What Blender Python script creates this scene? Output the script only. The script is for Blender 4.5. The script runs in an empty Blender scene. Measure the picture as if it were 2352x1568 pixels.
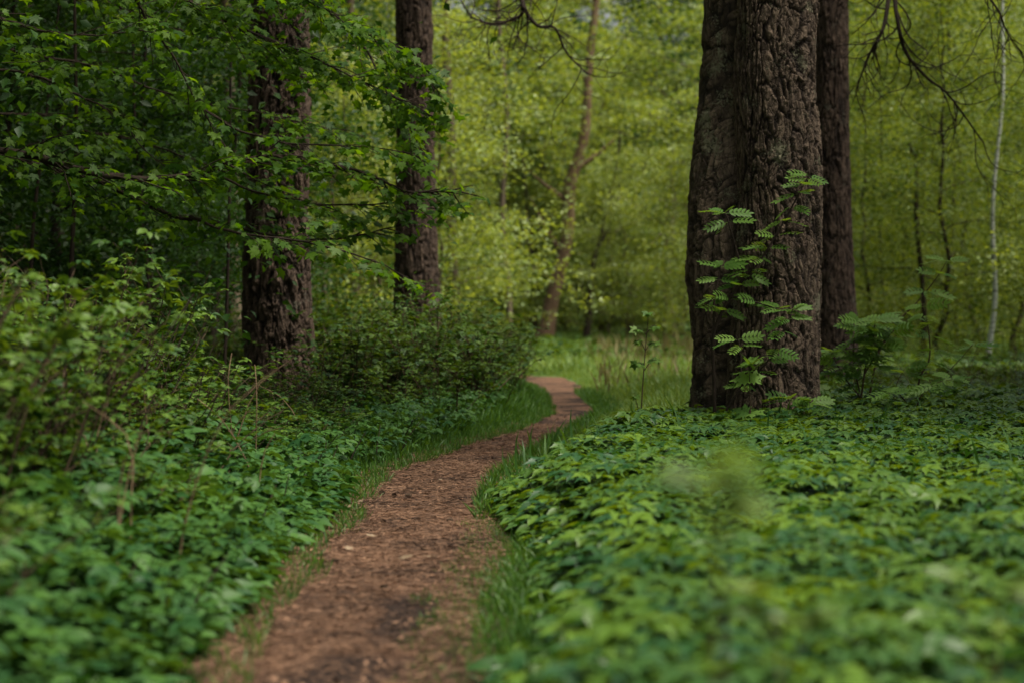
import bpy, math, random
import numpy as np
from math import radians as R, pi
SC = bpy.context.scene
# ------------------------------------------------------------------ camera
CAMH, F = 1.1, 5553.0            # F: focal length in units of a 2352 px wide frame (85 mm on 36 mm)
cd = bpy.data.cameras.new("camera"); cam = bpy.data.objects.new("camera", cd); SC.collection.objects.link(cam)
cam.location = (0, 0, CAMH); cam.rotation_euler = (R(90), 0, 0)
cd.lens = 85; cd.sensor_width = 36; cd.shift_y = -84/2352; cd.clip_end = 2000; cd.clip_start = .05
cd.dof.use_dof = True; cd.dof.focus_distance = 15.2; cd.dof.aperture_fstop = 2.4
SC.camera = cam
# ------------------------------------------------------------------ sky, sun, exposure
SUN_EL, SUN_AZ = R(64), R(112)     # azimuth measured from +Y (view direction) towards +X (right)
w = bpy.data.worlds.new("World"); SC.world = w; w.use_nodes = True
nt = w.node_tree; nt.nodes.clear()
sky = nt.nodes.new('ShaderNodeTexSky'); sky.sky_type = 'NISHITA'; sky.sun_disc = False
sky.sun_elevation = SUN_EL; sky.sun_rotation = SUN_AZ; sky.dust_density = 4; sky.air_density = 1.2
bg = nt.nodes.new('ShaderNodeBackground'); bg.inputs[1].default_value = .06
wo = nt.nodes.new('ShaderNodeOutputWorld')
hs = nt.nodes.new('ShaderNodeHueSaturation'); hs.inputs['Saturation'].default_value = .25   # thin cloud: a paler, greyer sky
nt.links.new(sky.outputs[0], hs.inputs['Color']); nt.links.new(hs.outputs[0], bg.inputs[0]); nt.links.new(bg.outputs[0], wo.inputs[0])
sl = bpy.data.lights.new("sun", 'SUN'); sl.energy = 4.2; sl.angle = R(28); sl.color = (1, .93, .8)
so = bpy.data.objects.new("sun", sl); SC.collection.objects.link(so)
from mathutils import Vector
sd = Vector((math.sin(SUN_AZ)*math.cos(SUN_EL), math.cos(SUN_AZ)*math.cos(SUN_EL), math.sin(SUN_EL)))
so.rotation_euler = sd.to_track_quat('Z', 'Y').to_euler(); so.location = (20, 10, 40)
vs = SC.view_settings; vs.view_transform = 'Standard'; vs.look = 'None'; vs.gamma = 1; vs.exposure = 1.02
cy = SC.cycles
cy.max_bounces = 4; cy.diffuse_bounces = 1; cy.glossy_bounces = 1; cy.transmission_bounces = 2; cy.transparent_max_bounces = 4
cy.sample_clamp_indirect = 6
rng = np.random.default_rng(7); random.seed(7)

# ------------------------------------------------------------------ helpers
def P(px, py, d):                 # a point seen at (px,py) of the 2352 px wide photograph, d metres away
    return np.array([(px-1176)/F*d, d, CAMH-(py-700)/F*d])
def X(px, d): return (px-1176)/F*d
def hashn(ix, iy, seed=0):
    h = (ix.astype(np.int64)*374761393 + iy.astype(np.int64)*668265263 + seed*974634777) & 0xffffffff
    h = ((h ^ (h >> 13))*1274126177) & 0xffffffff
    return ((h ^ (h >> 16)) & 0xffff)/65535.0
def vn(x, y, seed=0):             # value noise 0..1
    x = np.asarray(x, float); y = np.asarray(y, float)
    ix = np.floor(x); iy = np.floor(y); fx = x-ix; fy = y-iy
    fx = fx*fx*(3-2*fx); fy = fy*fy*(3-2*fy)
    a = hashn(ix, iy, seed); b = hashn(ix+1, iy, seed); c = hashn(ix, iy+1, seed); d = hashn(ix+1, iy+1, seed)
    return (a*(1-fx)+b*fx)*(1-fy)+(c*(1-fx)+d*fx)*fy
def fbm(x, y, seed=0, o=4):
    s = 0; a = .5; t = 0
    for k in range(o): s = s+a*vn(np.asarray(x)*2**k, np.asarray(y)*2**k, seed+k*17); t += a; a *= .5
    return s/t
def voro(u, v, nu, seed=0):       # F2-F1 and cell id on a grid wrapped in u
    iu = np.floor(u); iv = np.floor(v); f1 = np.full(u.shape, 9.); f2 = np.full(u.shape, 9.); cid = np.zeros(u.shape)
    for a in (-1, 0, 1):
        for b in (-1, 0, 1):
            cu = iu+a; cv = iv+b; w_ = np.mod(cu, nu)
            du = cu+.5+.8*(hashn(w_, cv, seed)-.5)-u; dv = cv+.5+.8*(hashn(w_, cv, seed+5)-.5)-v
            dd = np.sqrt(du*du+dv*dv); h = hashn(w_, cv, seed+9)
            n1 = dd < f1
            f2 = np.where(n1, f1, np.minimum(f2, dd)); cid = np.where(n1, h, cid); f1 = np.where(n1, dd, f1)
    return f2-f1, cid
def ss(a, b, x):
    t = np.clip((x-a)/(b-a), 0, 1); return t*t*(3-2*t)

def nrm(a): return a/np.maximum(np.linalg.norm(a, axis=-1, keepdims=True), 1e-9)
class Geo:
    def __init__(s): s.V = []; s.Fc = []; s.T = []; s.n = 0
    def add(s, V, Fc, T):
        s.V.append(np.asarray(V, float)); s.Fc.append(np.asarray(Fc, np.int64)+s.n)
        T = np.broadcast_to(np.asarray(T, float), (len(V),)); s.T.append(T); s.n += len(V)
    def inst(s, tpl, pos, fwd, up, sc, tone=None):
        tv, tf = tpl; pos = np.asarray(pos, float); N = len(pos)
        if N == 0: return
        fwd = nrm(np.broadcast_to(np.asarray(fwd, float), (N, 3))); up = np.broadcast_to(np.asarray(up, float), (N, 3))
        x = nrm(np.cross(fwd, up)); z = np.cross(x, fwd)
        sc = np.broadcast_to(np.asarray(sc, float), (N,))
        V = tv[None, :, 0:1]*x[:, None]+tv[None, :, 1:2]*fwd[:, None]+tv[None, :, 2:3]*z[:, None]
        V = V*sc[:, None, None]+pos[:, None]
        Fc = tf[None]+(np.arange(N)*len(tv))[:, None, None]
        if tone is None: tone = rng.random(N)
        s.add(V.reshape(-1, 3), Fc.reshape(-1, 3), np.repeat(np.broadcast_to(tone, (N,)), len(tv)))
    def tube(s, pts, rad, n=6, tone=.5, cap=True):
        pts = np.asarray(pts, float); m = len(pts); rad = np.broadcast_to(np.asarray(rad, float), (m,))
        t = np.gradient(pts, axis=0); t = nrm(t)
        a = np.array([0, 0, 1.]) if abs(t[0][2]) < .9 else np.array([1., 0, 0])
        u = nrm(np.cross(t, a)); v = np.cross(t, u)
        ang = np.arange(n)/n*2*pi
        V = pts[:, None]+rad[:, None, None]*(np.cos(ang)[None, :, None]*u[:, None]+np.sin(ang)[None, :, None]*v[:, None])
        i = np.arange(m-1)[:, None]*n; j = np.arange(n)[None]; k = (j+1) % n
        q = np.stack([i+j, i+k, i+n+k, i+n+j], -1).reshape(-1, 4)
        Fc = np.concatenate([q[:, [0, 1, 2]], q[:, [0, 2, 3]]])
        s.add(V.reshape(-1, 3), Fc, tone)
    def build(s, name, mat, parent=None, smooth=False):
        V = np.concatenate(s.V).astype(np.float32); Fc = np.concatenate(s.Fc).astype(np.int32); T = np.concatenate(s.T).astype(np.float32)
        me = bpy.data.meshes.new(name); me.vertices.add(len(V)); me.vertices.foreach_set('co', V.ravel())
        me.loops.add(Fc.size); me.loops.foreach_set('vertex_index', Fc.ravel())
        me.polygons.add(len(Fc)); me.polygons.foreach_set('loop_start', np.arange(0, Fc.size, 3, dtype=np.int32))
        me.polygons.foreach_set('loop_total', np.full(len(Fc), 3, np.int32))
        if smooth: me.polygons.foreach_set('use_smooth', np.ones(len(Fc), bool))
        me.update(calc_edges=True)
        at = me.attributes.new('tone', 'FLOAT', 'POINT'); at.data.foreach_set('value', T)
        me.materials.append(mat)
        o = bpy.data.objects.new(name, me); SC.collection.objects.link(o)
        if parent: o.parent = parent
        return o
def tag(o, label=None, cat=None, group=None, kind=None):
    if label: o['label'] = label
    if cat: o['category'] = cat
    if group: o['group'] = group
    if kind: o['kind'] = kind
    return o
def empty(name, loc=(0, 0, 0), rz=0):
    o = bpy.data.objects.new(name, None); SC.collection.objects.link(o); o.location = loc; o.rotation_euler = (0, 0, rz)
    o.empty_display_size = .2; return o
def copy_tree(src, loc, rz=0, sc=1.0, label=None, group=None, cat=None):
    c = src.copy(); SC.collection.objects.link(c); c.location = loc; c.rotation_euler = (0, 0, rz); c.scale = (sc, sc, sc) if np.isscalar(sc) else sc
    if label: c['label'] = label
    if group: c['group'] = group
    if cat: c['category'] = cat
    for ch in src.children:
        d = ch.copy(); SC.collection.objects.link(d); d.parent = c
    return c
def spline(pts, n):               # Catmull-Rom through rows of any width
    p = np.asarray(pts, float); p = np.vstack([2*p[0]-p[1], p, 2*p[-1]-p[-2]]); m = len(p)-3
    t = np.linspace(0, m-1e-6, n); i = t.astype(int); f = (t-i)[:, None]
    a, b, c, d = p[i], p[i+1], p[i+2], p[i+3]
    return .5*(2*b+(c-a)*f+(2*a-5*b+4*c-d)*f**2+(3*b-a-3*c+d)*f**3)
def rdir(n, zlo=-1, zhi=1):
    a = rng.random(n)*2*pi; z = rng.uniform(zlo, zhi, n); r = np.sqrt(np.maximum(0, 1-z*z))
    return np.stack([r*np.cos(a), r*np.sin(a), z], 1)

# ------------------------------------------------------------------ leaf shapes (base at origin, pointing +Y, face +Z)
def fan(outline, zf):             # outline from base round to base, right half mirrored; folded along the midrib
    o = np.array(outline, float); n = len(o)
    Rr = [(x, y, zf(x, y)) for x, y in o]; L = [(-x, y, zf(x, y)) for x, y in o[1:-1]]
    V = Rr+L; ring = list(range(n)); left = [0]+[n+i for i in range(n-2)]+[n-1]
    m = [(0, y, 0) for y in (.33, .66)]; mi = len(V); V += [(0, .33, -zf(0, .33)*0+zf(0, .33)), (0, .66, zf(0, .66))]
    T = []
    for side, sg in ((ring, 1), (left, -1)):
        for a, b in zip(side[:-1], side[1:]):
            yc = (V[a][1]+V[b][1])/2; c = mi if yc < .5 else mi+1
            T.append((c, a, b) if sg > 0 else (c, b, a))
    # bridge between the two rib points on each side
    for side, sg in ((ring, 1), (left, -1)):
        for a, b in zip(side[:-1], side[1:]):
            pass
        k = next(i for i in range(len(side)-1) if (V[side[i]][1]+V[side[i+1]][1])/2 >= .5)
        T.append((mi, side[k], mi+1) if sg > 0 else (mi, mi+1, side[k]))
    return np.array(V, float), np.array(T)
droop = lambda k, fold: (lambda x, y: fold*abs(x)-k*y*y)
OVATE = fan([(0, 0), (.2, .08), (.31, .3), (.27, .55), (.13, .82), (0, 1)], droop(.22, .35))
TOOTH = fan([(0, 0), (.2, .06), (.3, .2), (.29, .26), (.37, .38), (.31, .42), (.34, .56), (.25, .6), (.24, .74), (.14, .78), (0, 1)], droop(.25, .3))
NARROW = fan([(0, 0), (.12, .12), (.16, .4), (.12, .75), (0, 1)], droop(.15, .3))
SIMPLE = (np.array([(0, 0, 0), (.3, .45, .06), (0, 1, -.15), (-.3, .45, .06), (0, .45, -.04)], float), np.array([(4, 0, 1), (4, 1, 2), (4, 2, 3), (4, 3, 0)]))
QUAD = (np.array([(0, 0, 0), (.36, .45, .05), (0, 1, -.1), (-.36, .5, .05)], float), np.array([(0, 1, 2), (0, 2, 3)]))
mo = [(0, .0), (.1, .02), (.34, -.1), (.3, .06), (.56, .13), (.36, .27), (.5, .36), (.66, .62), (.44, .56), (.24, .48), (.26, .68), (.14, .74), (0, 1.05)]
MAPLE = fan([(x, max(y, -.1)) for x, y in mo], lambda x, y: .18*abs(x)-.22*(y-.3)**2-.3*x*x)
def pinnate(pairs=5, lf=.33):
    Vs = []; Ts = []; n = 0
    def put(o, ang, s):
        nonlocal n
        tv, tf = NARROW; c, sn = math.cos(ang), math.sin(ang)
        v = tv*s*np.array([1.3, 1, 1]); v = np.stack([v[:, 0]*c-v[:, 1]*sn, v[:, 0]*sn+v[:, 1]*c, v[:, 2]], 1)+o
        Vs.append(v); Ts.append(tf+n); n += len(v)
    for i in range(pairs):
        y = .22+.68*i/(pairs-1); s = lf*(.8+.35*math.sin(pi*(i+.8)/(pairs+.6)))
        z = -.3*y*y
        put(np.array([0, y, z]), R(-52), s); put(np.array([0, y, z]), R(52), s)
    put(np.array([0, .93, -.26]), 0, lf)
    rv = np.array([(-.009, 0, 0), (.009, 0, 0), (-.009, .5, -.075), (.009, .5, -.075), (-.006, .95, -.27), (.006, .95, -.27)]); Vs.append(rv)
    Ts.append(np.array([(0, 1, 3), (0, 3, 2), (2, 3, 5), (2, 5, 4)])+n)
    return np.concatenate(Vs), np.concatenate(Ts)
PINN = pinnate()
def trifoliate(T, side=62, s2=.85, pet=.35):
    tv, tf = T; Vs = []; Ts = []; n = 0
    for ang, s, in ((0, 1), (side, s2), (-side, s2)):
        a = R(ang); c, sn = math.cos(a), math.sin(a); v = tv*s*.62
        v = np.stack([v[:, 0]*c-v[:, 1]*sn, v[:, 0]*sn+v[:, 1]*c, v[:, 2]], 1)+np.array([0, pet+(.08 if ang == 0 else 0), 0]); Vs.append(v); Ts.append(tf+n); n += len(v)
    Vs.append(np.array([(-.008, 0, 0), (.008, 0, 0), (.006, pet+.08, 0), (-.006, pet+.08, 0)])); Ts.append(np.array([(0, 1, 2), (0, 2, 3)])+n)
    return np.concatenate(Vs), np.concatenate(Ts)
JAG = fan([(0, 0), (.2, .07), (.27, .22), (.25, .27), (.36, .42), (.25, .45), (.26, .6), (.15, .64), (.1, .82), (0, 1.12)], droop(.2, .3)); TRI_J = trifoliate(JAG, 70, .9, .25)
TRI_T = trifoliate(TOOTH); TRI_O = trifoliate(OVATE, 66, .8, .3)
BLADE = (np.array([(-.035, 0, 0), (.035, 0, 0), (-.032, .4, .03), (.032, .4, .03), (-.02, .75, -.03), (.02, .75, -.03), (0, 1, -.16)], float),
         np.array([(0, 1, 3), (0, 3, 2), (2, 3, 5), (2, 5, 4), (4, 5, 6)]))

# ------------------------------------------------------------------ materials
def newmat(name):
    m = bpy.data.materials.new(name); m.use_nodes = True; m.node_tree.nodes.clear(); return m, m.node_tree
def N(t, typ, **k):
    n = t.nodes.new('ShaderNode'+typ)
    for a, b in k.items(): setattr(n, a, b)
    return n
def leaf_mat(name, c1, c2, tr=None, trf=.38, rough=.5, spec=.3, objvar=.0):
    m, t = newmat(name); L = t.links.new
    at = N(t, 'Attribute', attribute_name='tone'); geo = N(t, 'NewGeometry')
    nz = N(t, 'TexNoise'); nz.inputs['Scale'].default_value = 1.3; nz.inputs['Detail'].default_value = 3
    L(geo.outputs['Position'], nz.inputs['Vector'])
    ad = N(t, 'Math', operation='MULTIPLY_ADD'); L(nz.outputs['Fac'], ad.inputs[0]); ad.inputs[1].default_value = .9; ad.inputs[2].default_value = -.45
    s = N(t, 'Math', operation='ADD'); L(at.outputs['Fac'], s.inputs[0]); L(ad.outputs[0], s.inputs[1]); last = s
    if objvar:
        oi = N(t, 'ObjectInfo'); q = N(t, 'Math', operation='MULTIPLY_ADD'); L(oi.outputs['Random'], q.inputs[0]); q.inputs[1].default_value = objvar; q.inputs[2].default_value = -objvar/2
        s2 = N(t, 'Math', operation='ADD'); L(s.outputs[0], s2.inputs[0]); L(q.outputs[0], s2.inputs[1]); last = s2
    mx = N(t, 'Mix', data_type='RGBA'); L(last.outputs[0], mx.inputs['Factor']); mx.inputs['A'].default_value = (*c1, 1); mx.inputs['B'].default_value = (*c2, 1)
    mx.clamp_factor = True
    pb = N(t, 'BsdfPrincipled'); L(mx.outputs['Result'], pb.inputs['Base Color']); pb.inputs['Roughness'].default_value = rough; pb.inputs['Specular IOR Level'].default_value = spec
    tb = N(t, 'BsdfTranslucent')
    tm = N(t, 'Mix', data_type='RGBA', blend_type='MULTIPLY'); tm.inputs['Factor'].default_value = 1; L(mx.outputs['Result'], tm.inputs['A']); tm.inputs['B'].default_value = (*(tr or (2.6, 2.0, .7)), 1)
    L(tm.outputs['Result'], tb.inputs['Color'])
    ms = N(t, 'MixShader'); ms.inputs[0].default_value = trf; L(pb.outputs[0], ms.inputs[1]); L(tb.outputs[0], ms.inputs[2])
    o = N(t, 'OutputMaterial'); L(ms.outputs[0], o.inputs[0]); return m
def wood_mat(name, c1, c2, scale=(9, 9, 2.5), bump=.6, rough=.85, white=None):
    m, t = newmat(name); L = t.links.new
    tc = N(t, 'TexCoord'); mp = N(t, 'Mapping'); mp.inputs['Scale'].default_value = scale; L(tc.outputs['Object'], mp.inputs[0])
    nz = N(t, 'TexNoise'); nz.inputs['Scale'].default_value = 2; nz.inputs['Detail'].default_value = 8; nz.inputs['Roughness'].default_value = .65; L(mp.outputs[0], nz.inputs[0])
    cr = N(t, 'ValToRGB'); cr.color_ramp.elements[0].color = (*c1, 1); cr.color_ramp.elements[1].color = (*c2, 1); cr.color_ramp.elements[0].position = .35; cr.color_ramp.elements[1].position = .65
    if white:
        e = cr.color_ramp; e.elements[0].position = .40; e.elements[1].position = .47; e.elements[0].color = (*white, 1)
    L(nz.outputs[0], cr.inputs[0])
    bp = N(t, 'Bump'); bp.inputs['Strength'].default_value = bump; bp.inputs['Distance'].default_value = .02; L(nz.outputs[0], bp.inputs['Height'])
    pb = N(t, 'BsdfPrincipled'); L(cr.outputs[0], pb.inputs['Base Color']); L(bp.outputs[0], pb.inputs['Normal']); pb.inputs['Roughness'].default_value = rough; pb.inputs['Specular IOR Level'].default_value = .2
    o = N(t, 'OutputMaterial'); L(pb.outputs[0], o.inputs[0]); return m
def bark_mat(name, plate1, plate2, crack, lichen, lich_amt=.5):
    m, t = newmat(name); L = t.links.new
    tc = N(t, 'TexCoord'); at = N(t, 'Attribute', attribute_name='tone')   # tone: plate id + crack from the modelled relief
    mp = N(t, 'Mapping'); mp.inputs['Scale'].default_value = (14, 14, 5); L(tc.outputs['Object'], mp.inputs[0])
    n1 = N(t, 'TexNoise'); n1.inputs['Scale'].default_value = 1.5; n1.inputs['Detail'].default_value = 8; n1.inputs['Roughness'].default_value = .7; L(mp.outputs[0], n1.inputs[0])
    n2 = N(t, 'TexNoise'); n2.inputs['Scale'].default_value = 60; n2.inputs['Detail'].default_value = 6; L(tc.outputs['Object'], n2.inputs[0])
    vo = N(t, 'TexVoronoi', feature='DISTANCE_TO_EDGE'); vo.inputs['Scale'].default_value = 2.6
    mp2 = N(t, 'Mapping'); mp2.inputs['Scale'].default_value = (9, 9, 4.5); 
    dn = N(t, 'TexNoise'); dn.inputs['Scale'].default_value = 7; dn.inputs['Detail'].default_value = 4; L(tc.outputs['Object'], dn.inputs[0])
    va = N(t, 'VectorMath', operation='MULTIPLY_ADD'); L(dn.outputs['Color'], va.inputs[0]); va.inputs[1].default_value = (.12, .12, .12); L(tc.outputs['Object'], va.inputs[2])
    L(va.outputs[0], mp2.inputs[0]); L(mp2.outputs[0], vo.inputs['Vector'])
    sm = N(t, 'MapRange'); sm.inputs['From Max'].default_value = .08; L(vo.outputs['Distance'], sm.inputs['Value'])
    mx = N(t, 'Mix', data_type='RGBA'); L(n1.outputs[0], mx.inputs['Factor']); mx.inputs['A'].default_value = (*plate1, 1); mx.inputs['B'].default_value = (*plate2, 1)
    rp = N(t, 'MapRange'); rp.inputs['From Min'].default_value = .35; rp.inputs['From Max'].default_value = .65; L(n1.outputs[0], rp.inputs['Value']); L(rp.outputs[0], mx.inputs['Factor'])
    # fissures
    m2 = N(t, 'Mix', data_type='RGBA'); L(at.outputs['Fac'], m2.inputs['Factor']); m2.inputs['A'].default_value = (*crack, 1); L(mx.outputs['Result'], m2.inputs['B'])
    # lichen crust
    lz = N(t, 'TexNoise'); lz.inputs['Scale'].default_value = 5; lz.inputs['Detail'].default_value = 2; L(tc.outputs['Object'], lz.inputs[0])
    lf = N(t, 'TexNoise'); lf.inputs['Scale'].default_value = 55; lf.inputs['Detail'].default_value = 5; lf.inputs['Roughness'].default_value = .7; L(tc.outputs['Object'], lf.inputs[0])
    la = N(t, 'Math', operation='ADD'); L(lz.outputs[0], la.inputs[0]); L(lf.outputs[0], la.inputs[1])
    lm = N(t, 'MapRange'); lm.inputs['From Min'].default_value = 1.22-.22*lich_amt; lm.inputs['From Max'].default_value = 1.3-.22*lich_amt; lm.inputs['To Max'].default_value = .75; L(la.outputs[0], lm.inputs['Value'])
    m3 = N(t, 'Mix', data_type='RGBA'); L(lm.outputs[0], m3.inputs['Factor']); L(m2.outputs['Result'], m3.inputs['A']); m3.inputs['B'].default_value = (*lichen, 1)
    h = N(t, 'Math', operation='MULTIPLY_ADD'); L(n2.outputs[0], h.inputs[0]); h.inputs[1].default_value = .35; L(sm.outputs[0], h.inputs[2])
    h2 = N(t, 'Math', operation='MULTIPLY_ADD'); L(n1.outputs[0], h2.inputs[0]); h2.inputs[1].default_value = 1.2; L(h.outputs[0], h2.inputs[2])
    h3 = N(t, 'Math', operation='ADD'); L(lm.outputs[0], h3.inputs[0]); L(h2.outputs[0], h3.inputs[1])
    bp = N(t, 'Bump'); bp.inputs['Strength'].default_value = .8; bp.inputs['Distance'].default_value = .012; L(h3.outputs[0], bp.inputs['Height'])
    pb = N(t, 'BsdfPrincipled'); L(m3.outputs['Result'], pb.inputs['Base Color']); L(bp.outputs[0], pb.inputs['Normal']); pb.inputs['Roughness'].default_value = .8; pb.inputs['Specular IOR Level'].default_value = .25
    o = N(t, 'OutputMaterial'); L(pb.outputs[0], o.inputs[0]); return m
M = {}
M['gout'] = leaf_mat('ground_elder_leaf', (.018, .068, .018), (.095, .175, .014), (2.3, 1.8, .35), .26, .46, .32)
M['rasp'] = leaf_mat('raspberry_leaf', (.014, .05, .009), (.078, .142, .014), (2.3, 1.8, .4), .25, .52, .28)
M['herb'] = leaf_mat('herb_leaf', (.014, .055, .016), (.05, .12, .02), (2.3, 1.8, .6), .22, .52, .2)
M['maple'] = leaf_mat('maple_leaf', (.035, .1, .01), (.11, .21, .012), (2.5, 2.2, .3), .5, .52, .28)
M['rowan'] = leaf_mat('rowan_leaf', (.08, .18, .03), (.15, .26, .045), (2.4, 1.9, .6), .35, .52, .28)
M['grass'] = leaf_mat('grass_blade', (.025, .08, .014), (.07, .16, .022), (2.3, 1.9, .5), .35, .5, .3)
M['meadow'] = leaf_mat('meadow_grass', (.08, .17, .035), (.18, .26, .065), (2.2, 1.8, .6), .35, .5, .3)
M['straw'] = leaf_mat('dry_grass', (.13, .12, .05), (.22, .19, .08), (1.2, 1.1, .9), .3, .6, .2)
M['far1'] = leaf_mat('pale_green_leaf', (.095, .15, .032), (.235, .29, .08), (1.9, 1.7, .5), .4, .5, .4, .5)  # leaf green paled to carry the sunlit glow of the far trees
M['far2'] = leaf_mat('mid_green_leaf', (.04, .085, .014), (.16, .21, .035), (2.0, 1.7, .45), .4, .52, .28, .5)
M['dark'] = leaf_mat('dark_green_leaf', (.008, .032, .005), (.028, .075, .009), (2.4, 1.9, .5), .35, .52, .28, .5)  # leaf green darkened: woodland shade and dark gaps put into the colour
M['needle'] = leaf_mat('pine_needle', (.012, .035, .016), (.03, .06, .022), (1.5, 1.4, .8), .1, .5, .3)
M['blur'] = leaf_mat('elder_leaf', (.055, .12, .012), (.11, .17, .016), (2.4, 1.9, .4), .4, .45, .4)
M['bark'] = bark_mat('pine_bark', (.08, .052, .036), (.26, .19, .13), (.016, .011, .008), (.25, .24, .15), .42)
M['bark2'] = bark_mat('red_brown_pine_bark', (.075, .047, .033), (.19, .13, .092), (.018, .012, .009), (.2, .19, .14), .2)
M['wood'] = wood_mat('twig_bark', (.02, .014, .01), (.05, .035, .025))
M['stem'] = wood_mat('reddish_stem', (.035, .022, .014), (.09, .06, .035))
M['cane'] = wood_mat('dry_cane', (.11, .07, .04), (.22, .15, .09))
M['grey'] = wood_mat('grey_brown_bark', (.06, .046, .03), (.15, .115, .078), (4, 4, 1.2))
M['birch'] = wood_mat('birch_bark', (.42, .44, .4), (.42, .44, .4), (5, 5, 22), .3, .6, (.04, .04, .035))
e = M['birch'].node_tree
M['redpine'] = wood_mat('orange_brown_bark', (.09, .055, .032), (.2, .13, .085), (4, 4, 1.2))
M['litter'] = leaf_mat('needle_litter', (.03, .015, .009), (.29, .165, .1), (.5, .4, .3), .05, .7, .2)
M['deadleaf'] = leaf_mat('dry_leaf', (.17, .12, .075), (.27, .2, .13), (.8, .6, .4), .15, .6, .3)
M['cone'] = wood_mat('cone_scale', (.03, .02, .014), (.1, .065, .04), (60, 60, 60))
M['petal'] = leaf_mat('white_petal', (.7, .7, .66), (.8, .8, .76), (1, 1, 1), .3, .5, .3)

# ------------------------------------------------------------------ ground and path
PE = [(2352*0+y, l, r) for y, l, r in ((1568, 500, 1005), (1480, 560, 990), (1400, 618, 1012), (1300, 700, 1085), (1200, 790, 1118), (1150, 815, 1125), (1100, 862, 1150),
      (1050, 990, 1222), (1000, 1150, 1310), (975, 1215, 1350), (950, 1255, 1388), (925, 1255, 1360), (900, 1232, 1330), (885, 1210, 1312), (874, 1185, 1300))]
rows = []
for y, l, r in PE:
    d = F*CAMH/(y-700); rows.append((d, X(l, d), X(r, d)))
rows = [(-3, -.6, .15), (0, -.7, .0), (3, -.8, -.1), (5, -.83, -.17)]+rows+[(36.6, -.3, .6), (38.2, -1.6, -.6), (39.5, -4, -3.4), (41, -8, -7.6)]
rows = np.array(rows)
def edges(d): return np.interp(d, rows[:, 0], rows[:, 1]), np.interp(d, rows[:, 0], rows[:, 2])
def gz(x, y):
    l, r = edges(y); c = (l+r)/2; h = (r-l)/2
    off = np.abs(x-c)-h
    z = .05*(fbm(x*.35+9, y*.35, 3)-.5)*2
    z = z*ss(0, 1.5, off)+.035*ss(-.15, .5, off)
    z = z+1.2*ss(70, 130, np.asarray(y, float))*1.0
    return z
g = Geo()
xs = np.concatenate([np.linspace(-300, -14, 18), np.linspace(-12, 12, 121), np.linspace(14, 300, 18)])
ys = np.concatenate([np.linspace(-60, -4, 8), np.linspace(-3, 46, 246), np.linspace(48, 130, 42), np.linspace(140, 600, 16)])
gx, gy = np.meshgrid(xs, ys); zz = gz(gx, gy); nx = len(xs)
i = (np.arange(len(ys)-1)[:, None]*nx+np.arange(nx-1)[None]).ravel()
Fq = np.concatenate([np.stack([i, i+1, i+nx+1], 1), np.stack([i, i+nx+1, i+nx], 1)])
g.add(np.stack([gx, gy, zz], -1).reshape(-1, 3), Fq, .5)
m, t = newmat('forest_soil'); L = t.links.new
geo = N(t, 'NewGeometry'); n1 = N(t, 'TexNoise'); n1.inputs['Scale'].default_value = 1.2; n1.inputs['Detail'].default_value = 9; n1.inputs['Roughness'].default_value = .7; L(geo.outputs['Position'], n1.inputs[0])
cr = N(t, 'ValToRGB'); el = cr.color_ramp.elements; el[0].position = .35; el[0].color = (.016, .012, .008, 1); el[1].position = .66; el[1].color = (.025, .035, .012, 1)
ee = cr.color_ramp.elements.new(.5); ee.color = (.04, .028, .017, 1); L(n1.outputs[0], cr.inputs[0])
sx = N(t, 'SeparateXYZ'); L(geo.outputs['Position'], sx.inputs[0]); mr = N(t, 'MapRange'); mr.inputs['From Min'].default_value = 26; mr.inputs['From Max'].default_value = 34; L(sx.outputs['Y'], mr.inputs['Value'])
mx = N(t, 'Mix', data_type='RGBA'); L(mr.outputs[0], mx.inputs['Factor']); L(cr.outputs[0], mx.inputs['A']); mx.inputs['B'].default_value = (.06, .1, .03, 1)
pb = N(t, 'BsdfPrincipled'); L(mx.outputs['Result'], pb.inputs['Base Color']); pb.inputs['Roughness'].default_value = .95; pb.inputs['Specular IOR Level'].default_value = .1
bp = N(t, 'Bump'); bp.inputs['Strength'].default_value = 1; bp.inputs['Distance'].default_value = .04; L(n1.outputs[0], bp.inputs['Height']); L(bp.outputs[0], pb.inputs['Normal'])
o = N(t, 'OutputMaterial'); L(pb.outputs[0], o.inputs[0]); M['soil'] = m
tag(g.build('ground', M['soil'], smooth=True), 'dark forest soil under the plants and trees', kind='structure')
def damp(x, y):
    d_ = ss(.56, .66, fbm(x*1.6+3, y*1.1, 77, 4)); e_ = np.exp(-((x+.36)/.17)**2-((y-8.5)/.75)**2)+np.exp(-((x+.5)/.2)**2-((y-7.1)/.5)**2)+.7*np.exp(-((x+.05)/.1)**2-((y-12.2)/.9)**2)
    return np.clip(np.maximum(d_*.7, ss(.35, .75, e_+.5*(fbm(x*7, y*5, 78)-.5))), 0, 1)
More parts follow.
